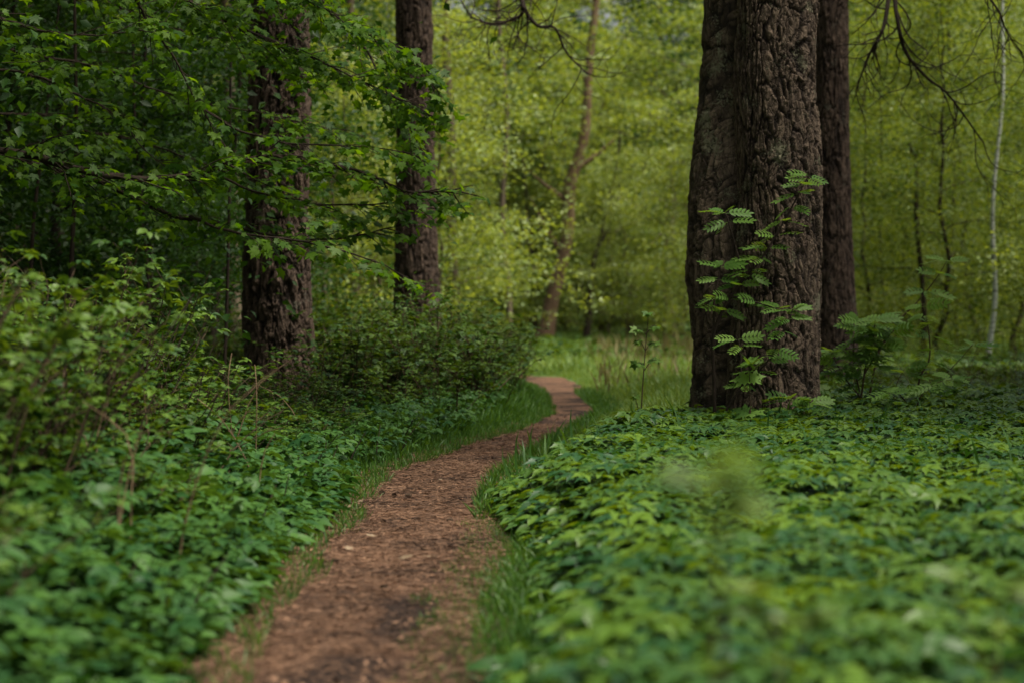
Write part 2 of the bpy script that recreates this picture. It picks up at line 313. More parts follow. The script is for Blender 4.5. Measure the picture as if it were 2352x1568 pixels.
# path sheet
g = Geo(); dy = np.concatenate([np.arange(-3, 22, .04), np.arange(22, 41, .15)]); nc = 33
l, r = edges(dy); jl = .11*(fbm(dy*1.7, dy*0+3, 5)-.5)*2+.05*(vn(dy*9, dy*0, 8)-.5); jr = .11*(fbm(dy*1.6, dy*0+7, 6)-.5)*2+.05*(vn(dy*9, dy*0+4, 9)-.5)
u = np.linspace(0, 1, nc)[None]; gx = (l+jl-.06)[:, None]*(1-u)+(r+jr+.06)[:, None]*u; gy = np.repeat(dy[:, None], nc, 1)
edge = np.minimum(u, 1-u)*2
zz = gz(gx, gy)*ss(0, .25, 1-edge+.0)+.006+.014*(fbm(gx*7, gy*5, 11)-.5)+.01*(vn(gx*25, gy*18, 12)-.5)
zz = np.maximum(zz, gz(gx, gy)+.004)
i = (np.arange(len(dy)-1)[:, None]*nc+np.arange(nc-1)[None]).ravel()
g.add(np.stack([gx, gy, zz], -1).reshape(-1, 3), np.concatenate([np.stack([i, i+1, i+nc+1], 1), np.stack([i, i+nc+1, i+nc], 1)]), damp(gx, gy).ravel())
m, t = newmat('trodden_earth'); L = t.links.new
geo = N(t, 'NewGeometry'); mp = N(t, 'Mapping'); mp.inputs['Scale'].default_value = (1, .8, 1); L(geo.outputs['Position'], mp.inputs[0])
n1 = N(t, 'TexNoise'); n1.inputs['Scale'].default_value = 70; n1.inputs['Detail'].default_value = 6; n1.inputs['Roughness'].default_value = .75; L(mp.outputs[0], n1.inputs[0])
n2 = N(t, 'TexNoise'); n2.inputs['Scale'].default_value = 2.2; n2.inputs['Detail'].default_value = 4; L(mp.outputs[0], n2.inputs[0])
cr = N(t, 'ValToRGB'); el = cr.color_ramp.elements; el[0].position = .38; el[0].color = (.02, .012, .008, 1); el[1].position = .68; el[1].color = (.25, .135, .08, 1)
ee = el.new(.5); ee.color = (.115, .06, .035, 1); L(n1.outputs[0], cr.inputs[0])
c2 = N(t, 'ValToRGB'); el = c2.color_ramp.elements; el[0].position = .4; el[0].color = (.22, .22, .24, 1); el[1].position = .5; el[1].color = (1, 1, 1, 1); da = N(t, 'Attribute', attribute_name='tone'); dm_ = N(t, 'Mix', data_type='RGBA'); L(da.outputs['Fac'], dm_.inputs['Factor']); L(n2.outputs[0], c2.inputs[0]); L(c2.outputs[0], dm_.inputs['A']); dm_.inputs['B'].default_value = (.2, .2, .23, 1)
mx = N(t, 'Mix', data_type='RGBA', blend_type='MULTIPLY'); mx.inputs['Factor'].default_value = 1; L(cr.outputs[0], mx.inputs['A']); L(dm_.outputs['Result'], mx.inputs['B'])
pb = N(t, 'BsdfPrincipled'); L(mx.outputs['Result'], pb.inputs['Base Color']); pb.inputs['Roughness'].default_value = .85; pb.inputs['Specular IOR Level'].default_value = .2
bp = N(t, 'Bump'); bp.inputs['Strength'].default_value = .9; bp.inputs['Distance'].default_value = .02; L(n1.outputs[0], bp.inputs['Height']); L(bp.outputs[0], pb.inputs['Normal'])
o = N(t, 'OutputMaterial'); L(pb.outputs[0], o.inputs[0]); M['path'] = m
tag(g.build('path', M['path'], smooth=True), 'narrow trodden brown earth path winding away through the wood', kind='structure')
# needle litter on the path
def rand_on_path(n, d0, d1, pw=1.0, out=.06):
    d = d0+(d1-d0)*rng.random(n)**pw; l, r = edges(d); q = rng.random(n); x = (l-out)+(r-l+2*out)*q; return np.stack([x, d, gz(x, d)+.016], 1)
g = Geo(); p = rand_on_path(70000, 6, 22, 1.2, .15); p = p[rng.random(len(p)) > .9*damp(p[:, 0], p[:, 1])]; n = len(p); p[:, 2] += rng.random(n)*.008
NEED = (np.array([(-.5, 0, 0), (.5, 0, 0), (.4, 1, .02), (-.4, 1, .02)])*np.array([.055, 1, 1]), np.array([(0, 1, 2), (0, 2, 3)]))
g.inst(NEED, p, rdir(n, -.12, .18), np.array([0, 0, 1.])+.5*rng.normal(size=(n, 3)), rng.uniform(.02, .055, n), rng.random(n)**1.5)
CHIP = (np.array([(-.5, 0, 0), (.4, -.1, .1), (.5, .6, 0), (0, 1, .15), (-.6, .6, .05)]), np.array([(0, 1, 2), (0, 2, 3), (0, 3, 4)]))
n = 7000; p = rand_on_path(n, 6, 24, 1.1, .12); g.inst(CHIP, p, rdir(n, -.2, .2), np.array([0, 0, 1.])+.3*rng.normal(size=(n, 3)), rng.uniform(.006, .02, n), rng.random(n)**2)
tag(g.build('needle_litter', M['litter']), 'brown pine needles and bark crumbs strewn over the path', 'litter', kind='stuff')

# ------------------------------------------------------------------ pine trunks with modelled bark relief
def trunk_mesh(name, axis, R1, mat, parent, nt=260, dens=.012, zdet=4.2, ztop=15, plate=(.06, .2), depth=.02, seed=1, lobes=None, zlo=-.15):
    """axis(z)->(x,y), R1(z)->radius, or lobes(z)->list of (cx,cy,r) seen from axis"""
    z = np.concatenate([np.arange(zlo, zdet, dens), np.linspace(zdet, ztop, 30)]); th = np.arange(nt)/nt*2*pi
    Zg, Tg = np.meshgrid(z, th, indexing='ij'); ax = np.array([axis(q) for q in z])
    if lobes is None:
        Rg = np.repeat(np.array([R1(q) for q in z])[:, None], nt, 1)
        Rg = Rg*(1+.06*(fbm(np.cos(Tg)*1.5+5, Zg*.7+np.sin(Tg)*1.5, seed)-.5)*2)
        gr = np.ones_like(Rg)
    else:
        rs = []
        for k in range(2):
            lo = np.array([lobes(q)[k] for q in z]); cx, cyy, rr = lo[:, 0:1], lo[:, 1:2], lo[:, 2:3]
            b = np.cos(Tg)*cx+np.sin(Tg)*cyy; disc = b*b-(cx*cx+cyy*cyy)+rr*rr
            rs.append(np.where(disc > 0, b+np.sqrt(np.maximum(disc, 0)), .02))
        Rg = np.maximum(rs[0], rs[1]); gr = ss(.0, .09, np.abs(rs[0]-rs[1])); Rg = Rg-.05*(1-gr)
        Rg = Rg*(1+.16*np.clip(1-Zg/.55, 0, 1)**2*(.5+fbm(np.cos(Tg)*3+1, np.sin(Tg)*3+4, 99)))
        Rg = Rg*(1+.05*(fbm(np.cos(Tg)*2+5, Zg*.8+np.sin(Tg)*2, seed)-.5)*2)
    Rm = float(Rg.mean()); nu = max(6, round(2*pi*Rm/plate[0])); u = Tg/(2*pi)*nu; v = Zg/plate[1]
    # distort so the fissures wander
    ca, sa = np.cos(Tg)*3, np.sin(Tg)*3
    u = u+1.3*(fbm(ca+sa*.3+3, Zg*2.4+sa, seed+2)-.5)*2; v = v+1.0*(fbm(ca+8, Zg*4+sa, seed+3)-.5)*2
    e, cid = voro(np.mod(u, nu), v, nu, seed)
    e2, cid2 = voro(np.mod(u*2, 2*nu), v*2.3, 2*nu, seed+30)
    wd = .08+.34*vn(u*.7, v*1.3, seed+8); h = ss(.0, 1, e/wd); h2 = ss(0, .22, e2)
    nz = fbm(u*2.2, v*9, seed+4, 5)-.5; fl = np.abs(fbm(u*1.1+4, v*2.1, seed+6, 4)-.5)*2
    disp = depth*(h*(.55+.7*cid)-.6)+depth*.35*(h2*(.3+cid2)-.5)+depth*.6*nz+depth*.55*(ss(0, .14, fl)-.8)
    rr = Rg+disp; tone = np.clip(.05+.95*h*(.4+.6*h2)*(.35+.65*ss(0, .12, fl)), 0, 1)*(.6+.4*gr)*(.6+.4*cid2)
    V = np.stack([ax[:, 0:1]+rr*np.cos(Tg), ax[:, 1:2]+rr*np.sin(Tg), Zg], -1).reshape(-1, 3)
    g = Geo(); i = np.arange(len(z)-1)[:, None]*nt; j = np.arange(nt)[None]; k = (j+1) % nt
    q = np.stack([i+j, i+k, i+nt+k, i+nt+j], -1).reshape(-1, 4)
    g.add(V, np.concatenate([q[:, [0, 1, 2]], q[:, [0, 2, 3]]]), tone.ravel())
    return g.build(name, mat, parent, smooth=True)
TUFT = []
for k in range(9):
    a = k*2.4; d_ = np.array([math.cos(a)*.75, math.sin(a)*.75, .5+.3*(k % 3)]); d_ /= np.linalg.norm(d_); s_ = np.cross(d_, [0, 0, 1]); s_ /= np.linalg.norm(s_)
    TUFT.append((s_*.05, -s_*.05, d_))
TUFT = (np.array(TUFT).reshape(-1, 3)[:, [0, 2, 1]], np.arange(27).reshape(-1, 3))
def pine_crown(parent, top, cx, cy, z0, z1, spread, n, seed=1):
    g = Geo(); gw = Geo(); rg = np.random.default_rng(seed)
    for k in range(n):
        z = rg.uniform(z0, z1); a = rg.random()*2*pi; Lb = spread*(1-.6*(z-z0)/(z1-z0))*rg.uniform(.6, 1)
        s = np.linspace(0, 1, 7)[:, None]; dr = np.array([math.cos(a), math.sin(a), 0])
        pts = np.array([cx, cy, z])+dr*Lb*s+np.array([0, 0, 1])*(.5*s-.3*s*s)*Lb*.6+rg.normal(size=(7, 3))*.06*s*Lb*.3
        g.tube(pts, np.linspace(.05, .012, 7), 5)
        m = 60; q = rg.random(m)**.6*.75+.25; base = np.array([np.interp(q, s[:, 0], pts[:, c]) for c in range(3)]).T
        base = base+rg.normal(size=(m, 3))*np.array([.4, .4, .15])*spread*.25
        g.inst(TUFT, base, rdir(m, -.1, .3), (0, 0, 1), rg.uniform(.18, .32, m))
    g.build('crown', M['needle'], parent)
LT = np.array([(-200, 1640, 1868), (0, 1630, 1873), (120, 1627, 1870), (212, 1620, 1869), (325, 1606, 1880), (383, 1599, 1884), (478, 1591, 1884), (540, 1586, 1880), (636, 1587, 1879), (729, 1597, 1877), (800, 1603, 1876), (900, 1602, 1876), (960, 1600, 1881), (1060, 1590, 1892)], float)
D0 = 17.85
def prof(z):
    y = 700+(CAMH-z)*F/D0; l = np.interp(y, LT[:, 0], LT[:, 1]); r = np.interp(y, LT[:, 0], LT[:, 2])
    gq = np.interp(y, [0, 171, 300, 444, 722, 824, 1000], [1709, 1698, 1702, 1709, 1695, 1685, 1680])
    if y < 0: f = min(1, -y/4000); l += 40*f; r -= 40*f
    return X(l, D0), X(r, D0), X(gq, D0)
AX = X(1742, D0)
def lob(z):
    l, r, q = prof(z); rr = (r-q)/2+.018; cr_ = r-rr; rl = (q-l)/2+.075; cl = l+rl
    return [(cl-AX, .22, rl+.02), (cr_-AX, -.05, rr)]
t = empty('pine_tree', (0, 0, 0)); tag(t, 'massive twin-stemmed pine with deep groove and lichen-flecked bark, right of the path', 'tree')
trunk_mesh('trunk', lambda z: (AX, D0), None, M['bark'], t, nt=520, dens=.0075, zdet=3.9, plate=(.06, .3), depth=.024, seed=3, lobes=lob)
pine_crown(t, 0, AX, D0, 8, 15, 4.0, 24, 1)
def pine(label, pts, d, seed, plate=(.07, .22), depth=.02, crown=(8, 15, 4.0, 44), mat='bark2', nt=260, dens=.012, zdet=5.5):
    """pts rows: py, left px, right px"""
    pts = np.array(pts, float); zq = CAMH-(pts[:, 0]-700)*d/F; cxs = X((pts[:, 1]+pts[:, 2])/2, d); rs = (pts[:, 2]-pts[:, 1])/2*d/F
    od = np.argsort(zq); zq, cxs, rs = zq[od], cxs[od], rs[od]
    base = (float(cxs[0]), d, 0)
    t = empty('pine_tree', base); tag(t, label, 'tree')
    ax = lambda z: (np.interp(z, zq, cxs)-base[0]+.0*z, 0.)
    trunk_mesh('trunk', ax, lambda z: np.interp(z, zq, rs)*(1 if z < zq[-1] else max(.45, 1-.05*(z-zq[-1]))), M[mat], t, nt=nt, dens=dens, zdet=zdet, plate=plate, depth=depth, seed=seed)
    c = crown; pine_crown(t, 0, float(ax(12)[0]), 0, c[0], c[1], c[2], c[3], seed); return t
pineR = pine('straight red-brown pine just behind the massive twin-stemmed pine', [(-100, 1872, 1945), (0, 1868, 1946), (300, 1872, 1949), (500, 1876, 1953), (650, 1873, 1959), (760, 1872, 1968), (860, 1868, 1976), (960, 1860, 1985)], 26, 11, (.065, .3), .018, crown=(9, 15, 3.4, 20), dens=.016, nt=220)
pineL = pine('dark thick pine left of the path, nearest of the left-hand pines', [(-100, 586, 700), (0, 584, 702), (200, 576, 706), (500, 568, 702), (600, 564, 706), (700, 563, 714), (800, 565, 722), (900, 562, 728), (1000, 552, 738)], 22, 12, (.085, .45), .036, nt=300)
pineM = pine('grey-brown pine rising behind the bramble mound left of the path', [(-100, 909, 989), (0, 910, 990), (200, 912, 994), (450, 912, 998), (600, 908, 1003), (700, 904, 1010), (760, 902, 1014), (920, 895, 1022)], 28, 13, (.065, .3), .022, crown=(9, 15, 3.2, 16), dens=.016, nt=220)

# ------------------------------------------------------------------ crooked bare pine boughs that hang into the picture
def crooked(g, p, d, L, r, rg, depth=0, droopk=.25):
    n = max(5, int(L/.06)); pts = [np.array(p, float)]; d = nrm(np.array(d, float)); c = rg.normal(size=3)*.5
    for k in range(n):
        c = c*.75+rg.normal(size=3)*.42; d = nrm(d+c*.35+np.array([0, 0, -droopk*.12])); pts.append(pts[-1]+d*L/n)
        if depth < 2 and k > 1 and rg.random() < (.3 if depth == 0 else .18):
            sd_ = nrm(d+rg.normal(size=3)*.85+np.array([0, 0, -.1])); crooked(g, pts[-1], sd_, L*rg.uniform(.3, .55)*(1-k/n*.4), r*.55*(1-k/n*.5), rg, depth+1, droopk*.5)
    g.tube(pts, np.linspace(r, max(.0025, r*.3), len(pts)), 5)
def bough(parent, pts, r0, seed, seglen=.9):
    """main bough through given world points (relative to parent), with crooked side twigs"""
    rg = np.random.default_rng(seed); g = Geo(); p = spline(pts, 26); g.tube(p, np.linspace(r0, r0*.25, 26), 7)
    for k in list(range(4, 26))*2:
        if rg.random() < .6:
            d = nrm(p[min(k+1, 25)]-p[k-1])+rg.normal(size=3)*.8+np.array([0, 0, -.35]); crooked(g, p[k], d, rg.uniform(.35, 1.0)*seglen, r0*.38*(1-.5*k/26), rg, 0)
    return g.build('dead_bough', M['wood'], parent)
def rel(parent, pts): return [np.array(q)-np.array(parent.location) for q in pts]
dm = 27
bough(pineM, rel(pineM, [(pineM.location[0], 28, 5.6), P(1080, -160, dm), P(1180, -60, dm-.5), P(1205, 20, dm-1), P(1235, 60, dm-1), P(1275, 65, dm-1), P(1300, 120, dm-1), P(1350, 172, dm-1)]), .032, 5, 1.0)
bough(pineM, rel(pineM, [P(1180, -60, dm-.5), P(1200, 10, dm-1), P(1190, 40, dm-1), P(1130, 55, dm-1), P(1080, 40, dm-1)]), .03, 6, .7)
bough(pineR, rel(pineR, [(pineR.location[0], 26, 6.5), P(1980, -260, 25), P(2045, -60, 24.5), P(2060, 40, 24), P(2080, 120, 24), P(2130, 180, 24), P(2180, 220, 24), P(2260, 330, 24)]), .032, 8, 1.2)
bough(pineR, rel(pineR, [P(2045, -40, 24.5), P(2030, 60, 24), P(1995, 130, 24), P(1965, 210, 24)]), .026, 9, .6)
bough(pineR, rel(pineR, [(pineR.location[0], 26, 6.0), P(2100, -150, 24), P(2220, -60, 23), P(2290, 20, 22.5), P(2310, 70, 22.5), P(2345, 120, 22.5)]), .02, 10, .8)

# ------------------------------------------------------------------ deciduous tree maker
def leafy_tree(name, seed, H, base, spread, nleaf, lsize, r0, leafmat, woodmat, tpl=SIMPLE, flat=.5, nb=26, trunkpts=None, cl=.3, up=.35, bshape=.6):
    rg = np.random.default_rng(seed); t = empty(name)
    gt = Geo(); n = 16
    if trunkpts is None:
        s = np.linspace(0, 1, n)[:, None]; wob = np.cumsum(rg.normal(size=(n, 2)), 0)*.012*H; tp = np.hstack([wob-wob[0], s*H])
    else: tp = spline(np.asarray(trunkpts)[:, :3], n)
    rad = np.linspace(1, .12, n)*r0; rad[0] *= 1.25; gt.tube(tp, rad, 9)
    pts = []; wts = []
    for k in range(nb):
        q = base/H+(1-base/H)*(k+rg.random())/nb; o = np.array([np.interp(q, np.linspace(0, 1, n), tp[:, c]) for c in range(3)])
        a = k*2.4+rg.normal()*.5; Lb = spread*(1-bshape*((q-base/H)/(1-base/H))**1.5)*rg.uniform(.65, 1.15)
        s = np.linspace(0, 1, 8)[:, None]; dr = np.array([math.cos(a), math.sin(a), 0]); bend = np.cumsum(rg.normal(size=(8, 3)), 0)*.05*Lb
        bp_ = o+dr*Lb*s+np.array([0, 0, 1.])*Lb*(up*s-.45*up*s*s*1.6)+bend*s
        gt.tube(bp_, np.linspace(r0*.3*(1-.6*q), r0*.05, 8), 5)
        for j in range(9):
            q2 = rg.uniform(.2, 1); o2 = np.array([np.interp(q2, s[:, 0], bp_[:, c]) for c in range(3)])
            d2 = nrm(dr*.6+rg.normal(size=3)*np.array([1, 1, .45])); L2 = Lb*rg.uniform(.2, .5); e2_ = o2+d2*L2
            gt.tube([o2, (o2+e2_)/2+rg.normal(size=3)*.04*L2, e2_], [r0*.07, r0*.05, r0*.025], 3)
            pts.append((o2, e2_)); wts.append(L2)
    pts = np.array(pts); wts = np.array(wts)/sum(wts); ix = rg.choice(len(pts), nleaf, p=wts); q = rg.random((nleaf, 1))**.7*1.15
    pos = pts[ix, 0]*(1-q)+pts[ix, 1]*q+rg.normal(size=(nleaf, 3))*np.array([cl, cl, cl*flat])
    pos = pos[pos[:, 2] > .1]; nl = len(pos)
    up_ = np.array([0, 0, 1.])+rg.normal(size=(nl, 3))*.45
    g = Geo(); dirs = rdir(nl, -.7, .25)
    g.inst(tpl, pos, dirs, up_, rg.uniform(.65, 1.2, nl)*lsize, rg.random(nl))
    gt.build('trunk', M[woodmat], t, smooth=True); g.build('crown', M[leafmat], t)
    return t
ORD = ['leftmost', 'second from left', 'third from left', 'fourth from left', 'fifth from left', 'sixth from left', 'seventh from left', 'eighth from left', 'ninth from left', 'tenth from left', 'eleventh from left', 'twelfth from left', 'thirteenth from left']
def ordinals(spots, base, tail):   # a label of its own for each of a short row, by its place in the photograph
    vis = sorted((k for k, q in enumerate(spots) if abs(q[0]/q[1]) < .235), key=lambda k: spots[k][0]/spots[k][1]); out = {}
    for n_, k in enumerate(vis): out[k] = '%s %s, %s' % (base[k % len(base)], tail, ORD[n_] if n_ < 13 else 'rightmost')
    return out
def place(src_list, spots, label_fn, group, cat='tree', own=None):
    used = set()
    for k, (x, y, s) in enumerate(spots):
        src = src_list[k % len(src_list)]; z = float(gz(x, y))-.03; rz = random.random()*6.28
        lb = (own or {}).get(k) or label_fn(k % len(src_list))
        if id(src) not in place.used:
            place.used.add(id(src)); o = src; o.location = (x, y, z); o.rotation_euler = (0, 0, rz); o.scale = (s, s, s)
            tag(o, lb, cat, group)
        else: copy_tree(src, (x, y, z), rz, s, lb, group, cat)
place.used = set()
A = [leafy_tree('broadleaf_tree', 21, 11, .8, 3.4, 17000, .13, .14, 'far1', 'grey', QUAD, cl=.17, flat=.35),
     leafy_tree('broadleaf_tree', 22, 12, 1.0, 3.8, 17000, .14, .16, 'far1', 'grey', QUAD, cl=.18, flat=.35, up=.5),
     leafy_tree('broadleaf_tree', 23, 10, .5, 3.2, 17000, .12, .12, 'far2', 'grey', QUAD, cl=.16, flat=.35),
     leafy_tree('broadleaf_tree', 24, 12, .8, 3.6, 17000, .12, .15, 'far2', 'redpine', QUAD, cl=.18, flat=.3, up=.2),
     leafy_tree('broadleaf_tree', 25, 12, .6, 3.8, 17000, .15, .16, 'dark', 'wood', QUAD, cl=.3),
     leafy_tree('broadleaf_tree', 26, 11, .5, 3.4, 17000, .15, .14, 'dark', 'wood', QUAD, cl=.3, up=.5)]
LBL_A = ['pale yellow-green broadleaf tree in the far wall of trees', 'tall pale green broadleaf tree in the far wall of trees',
         'mid-green bushy broadleaf tree in the far wall of trees', 'mid-green spreading broadleaf tree in the far wall of trees', 'dark dense tree at the back of the far wall of trees', 'dark rounded tree at the back of the far wall of trees']
sp = []
for row, (d, px0, px1, step, sz) in enumerate(((68, 1000, 1720, 110, .75), (78, -100, 2500, 150, 1.0), (92, -150, 2550, 150, 1.1), (108, -200, 2600, 170, 1.3), (128, -200, 2600, 190, 1.6))):
    for px in np.arange(px0, px1, step):
        dd = d+random.uniform(-5, 5); sp.append((X(px+random.uniform(-50, 50), dd), dd, sz*random.uniform(.8, 1.2)))
sp = [s for s in sp if not (s[1] < 76 and abs(X(1300, 66)-s[0]) < 2.4)]
near_ = [q for q in sp if q[1] < 85]; dk_ = near_[2::4]; near_ += [(X(a, b), b, c) for a, b, c in ((1380, 74, .7), (1300, 80, .75), (1450, 71, .7), (1215, 76, .75), (1340, 84, .8))]
place(A[:4], [q for q in near_ if q not in dk_], lambda k: LBL_A[k], 'far wall of trees')
place(A[4:], [(a, b+3, c*.8) for a, b, c in dk_], lambda k: ['dark dense tree among the paler trees of the far wall', 'dark rounded tree among the paler trees of the far wall'][k], 'far wall of trees')
place(A[4:], [q for q in sp if q[1] >= 85], lambda k: LBL_A[k+4], 'far wall of trees')
# mid-distance understorey, left (shaded) and right
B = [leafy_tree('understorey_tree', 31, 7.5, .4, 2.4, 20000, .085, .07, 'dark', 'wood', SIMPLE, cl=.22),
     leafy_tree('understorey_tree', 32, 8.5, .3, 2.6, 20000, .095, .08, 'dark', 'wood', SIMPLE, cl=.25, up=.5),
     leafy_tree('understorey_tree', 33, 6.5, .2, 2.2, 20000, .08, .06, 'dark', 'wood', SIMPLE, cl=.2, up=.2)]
LBL_B = ['slender dark-leaved understorey tree in the shade left of the path', 'tall dark-leaved understorey tree in the shade left of the path', 'low bushy dark-leaved understorey tree in the shade left of the path']
sp = [(X(px, d), d, s) for px, d, s in ((-60, 24, .8), (150, 26.5, .9), (330, 25, .8), (470, 29, .85), (60, 31, 1), (260, 34, 1), (430, 37, 1.05), (560, 41, 1.1), (-160, 36, 1), (120, 42, 1.1), (320, 46, 1.2), (520, 52, 1.2), (690, 48, 1.05), (-60, 52, 1.2), (700, 58, 1.1), (840, 54, 1.0), (200, 60, 1.3), (400, 64, 1.3), (-300, 44, 1.2), (-400, 30, 1.1), (-450, 22, 1.), (-600, 17, 1.))]
near_ = [q for q in sp if q[1] < 40]; far_ = [q for q in sp if q[1] >= 40]
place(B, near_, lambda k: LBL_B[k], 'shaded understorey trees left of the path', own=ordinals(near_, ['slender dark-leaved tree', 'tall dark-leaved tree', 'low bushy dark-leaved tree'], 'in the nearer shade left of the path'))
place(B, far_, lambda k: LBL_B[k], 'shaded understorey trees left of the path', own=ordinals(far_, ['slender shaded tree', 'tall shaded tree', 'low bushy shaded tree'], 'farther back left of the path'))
C_ = [leafy_tree('thicket_tree', 41, 7, .25, 2.3, 22000, .075, .05, 'far2', 'wood', SIMPLE, cl=.22),
      leafy_tree('thicket_tree', 42, 8, .5, 2.6, 22000, .08, .06, 'far2', 'wood', SIMPLE, cl=.26, up=.5),
      leafy_tree('thicket_tree', 43, 8, .3, 2.6, 22000, .08, .06, 'far1', 'wood', SIMPLE, cl=.26, up=.3)]
LBL_C = ['bushy small-leaved green tree in the thicket behind the right-hand pine', 'tall small-leaved green tree in the thicket behind the right-hand pine', 'yellow-green small-leaved tree in the thicket behind the right-hand pine']
sp = [(X(px, d), d, s) for px, d, s in ((2010, 44, .9), (2160, 40, .85), (2330, 42, .9), (2480, 38, .9), (2080, 52, 1.1), (2250, 50, 1.1), (2420, 54, 1.1), (1960, 58, 1.2), (2150, 62, 1.3), (2330, 64, 1.3), (2520, 60, 1.3), (1790, 60, 1.1), (1640, 64, .8), (2640, 46, 1.2), (2700, 34, 1))]
place(C_, sp, lambda k: LBL_C[k], 'thicket trees behind the right-hand pine', own=ordinals(sp, ['bushy small-leaved tree', 'tall small-leaved tree', 'yellow-green small-leaved tree'], 'of the thicket behind the right-hand pine'))
Dm = [leafy_tree('broadleaf_sapling', 51, 5.5, .5, 1.9, 9000, .09, .05, 'far2', 'grey', SIMPLE, cl=.2),
      leafy_tree('broadleaf_sapling', 52, 6.5, .9, 2.2, 9000, .1, .05, 'far1', 'grey', SIMPLE, cl=.24, up=.5)]
sp = [(X(px, d), d, s) for px, d, s in ((1030, 46, .8), (1000, 40, .9), (880, 38, .8), (760, 36, .75), (1060, 60, .8), (1440, 57, .7), (1520, 55, .85), (1600, 48, .8), (810, 46, 1.), (930, 50, 1.1), (1400, 70, 1))]
place(Dm, sp, lambda k: ['light-leaved sapling beyond the bramble mound', 'tall yellow-green sapling beyond the end of the path'][k], 'saplings round the clearing', own=ordinals(sp, ['light-leaved sapling', 'tall yellow-green sapling'], 'of those round the clearing'))
T_ = [leafy_tree('tall_tree', 71, 16, 7.5, 4.6, 12000, .26, .2, 'dark', 'grey', QUAD, cl=.5, nb=34), leafy_tree('tall_tree', 72, 15, 6.5, 5, 12000, .26, .2, 'dark', 'grey', QUAD, cl=.5, up=.5, nb=34)]  # trees outside the frame, added to cast shade on the near wood
place(T_, [(x, y, s) for x, y, s in ((9.5, 16, 1.0), (11.5, 24, 1.1), (-5.5, -2, 1), (-5.6, 11.5, 1), (-7.5, 7, 1), (-9, 15, 1.1), (-8.5, 24, 1.1), (-10.5, 33, 1.2), (-14, 42, 1.2), (13, 5, 1.1), (-13, 20, 1.1), (2, -14, 1.1))],
      lambda k: ['tall round-crowned tree that shades the path', 'tall spreading tree that shades the path'][k], 'tall trees standing around the path')
M['yellow'] = leaf_mat('yellow_green_leaf', (.12, .15, .012), (.2, .22, .02), (1.8, 1.6, .4), .4, .5, .3)
ys = leafy_tree('yellow_bush', 81, 1.5, .15, .75, 2600, .085, .02, 'yellow', 'grey', SIMPLE, cl=.1); ys.scale = (.75,)*3; ys.location = (X(775, 31), 31, .0); tag(ys, 'bright yellow-green bush between the two left-hand pines', 'bush')
# trunks that can be told apart in the distance
px_w = lambda tr: (tr[0][0]*.37) % 1.0
def special(name, label, cat, d, trace, leafmat=None, wood='grey', crown=None, branches=()):
    """trace rows: px, py, width px"""
    tr = np.array(trace, float); b = P(tr[0][0], tr[0][1], d); b[2] = float(gz(b[0], d)); t = empty(name, tuple(b)); tag(t, label, cat)
    pts = np.array([P(a, c, d) for a, c, _ in trace])-b; pts[0][2] = -.05; n = 40
    s = spline(np.hstack([pts, (tr[:, 2:3]/2*d/F)]), n); s[:, 0] += min(tr[0][2], 16)/F*d*(.2 if tr[0][2] > 30 else .45)*np.sin(s[:, 2]*(1.3+px_w(tr))+px_w(tr)*9)*(s[:, 2] > .3); g = Geo(); g.tube(s[:, :3], s[:, 3], 12)
    for (q, ang, L_, dep) in branches:
        k = int(q*(n-1)); o_ = s[k, :3]; dr = np.array([math.cos(R(ang)), dep, math.sin(R(ang))]); u_ = np.linspace(0, 1, 6)[:, None]; g.tube(o_+dr*L_*u_+np.array([0, 0, 1])*.2*L_*u_*u_, np.linspace(s[k, 3]*.6, .01, 6), 7)
    g.build('trunk', M[wood], t, smooth=True)
    if crown:
        rg = np.random.default_rng(int(tr[0][0])); nl, z0, z1, spr, ls, tpl = crown; zq = rg.uniform(z0, z1, nl); cl = rg.integers(0, 60, nl); cc = rg.normal(size=(60, 3))*np.array([spr*.5, spr*.5, 0]); zc = rg.uniform(z0, z1, 60)
        pos = cc[cl]+np.stack([np.interp(zc[cl], s[:, 2], s[:, 0]), np.zeros(nl), zc[cl]], 1)+rg.normal(size=(nl, 3))*.4
        g = Geo(); g.inst(tpl, pos, rdir(nl, -.7, .2), np.array([0, 0, 1.])+rg.normal(size=(nl, 3))*.5, ls*rg.uniform(.7, 1.2, nl)); g.build('crown', M[leafmat], t)
    return t
special('leaning_tree', 'brown tree leaning right at the far end of the clearing', 'tree', 62, [(1243, 796, 50), (1262, 725, 36), (1282, 640, 31), (1300, 540, 30), (1312, 430, 29), (1336, 330, 24), (1352, 200, 20), (1360, 60, 18), (1376, -80, 15), (1400, -500, 11)], 'far1', 'redpine', (7000, 4.5, 14, 3.5, .13, QUAD), ((.42, 150, 1.2, .1), (.3, 125, 1.5, .2), (.5, 30, 1.4, 0)))
special('forked_sapling', 'thin crooked dark tree right of the leaning tree', 'tree', 60, [(1345, 785, 18), (1348, 690, 14), (1368, 600, 13), (1388, 545, 10), (1400, 430, 8), (1430, 300, 5)], 'far1', 'wood', (1500, 3, 6, 1.8, .11, QUAD), ((.2, 120, .8, 0), (.45, 60, 1., .2)))
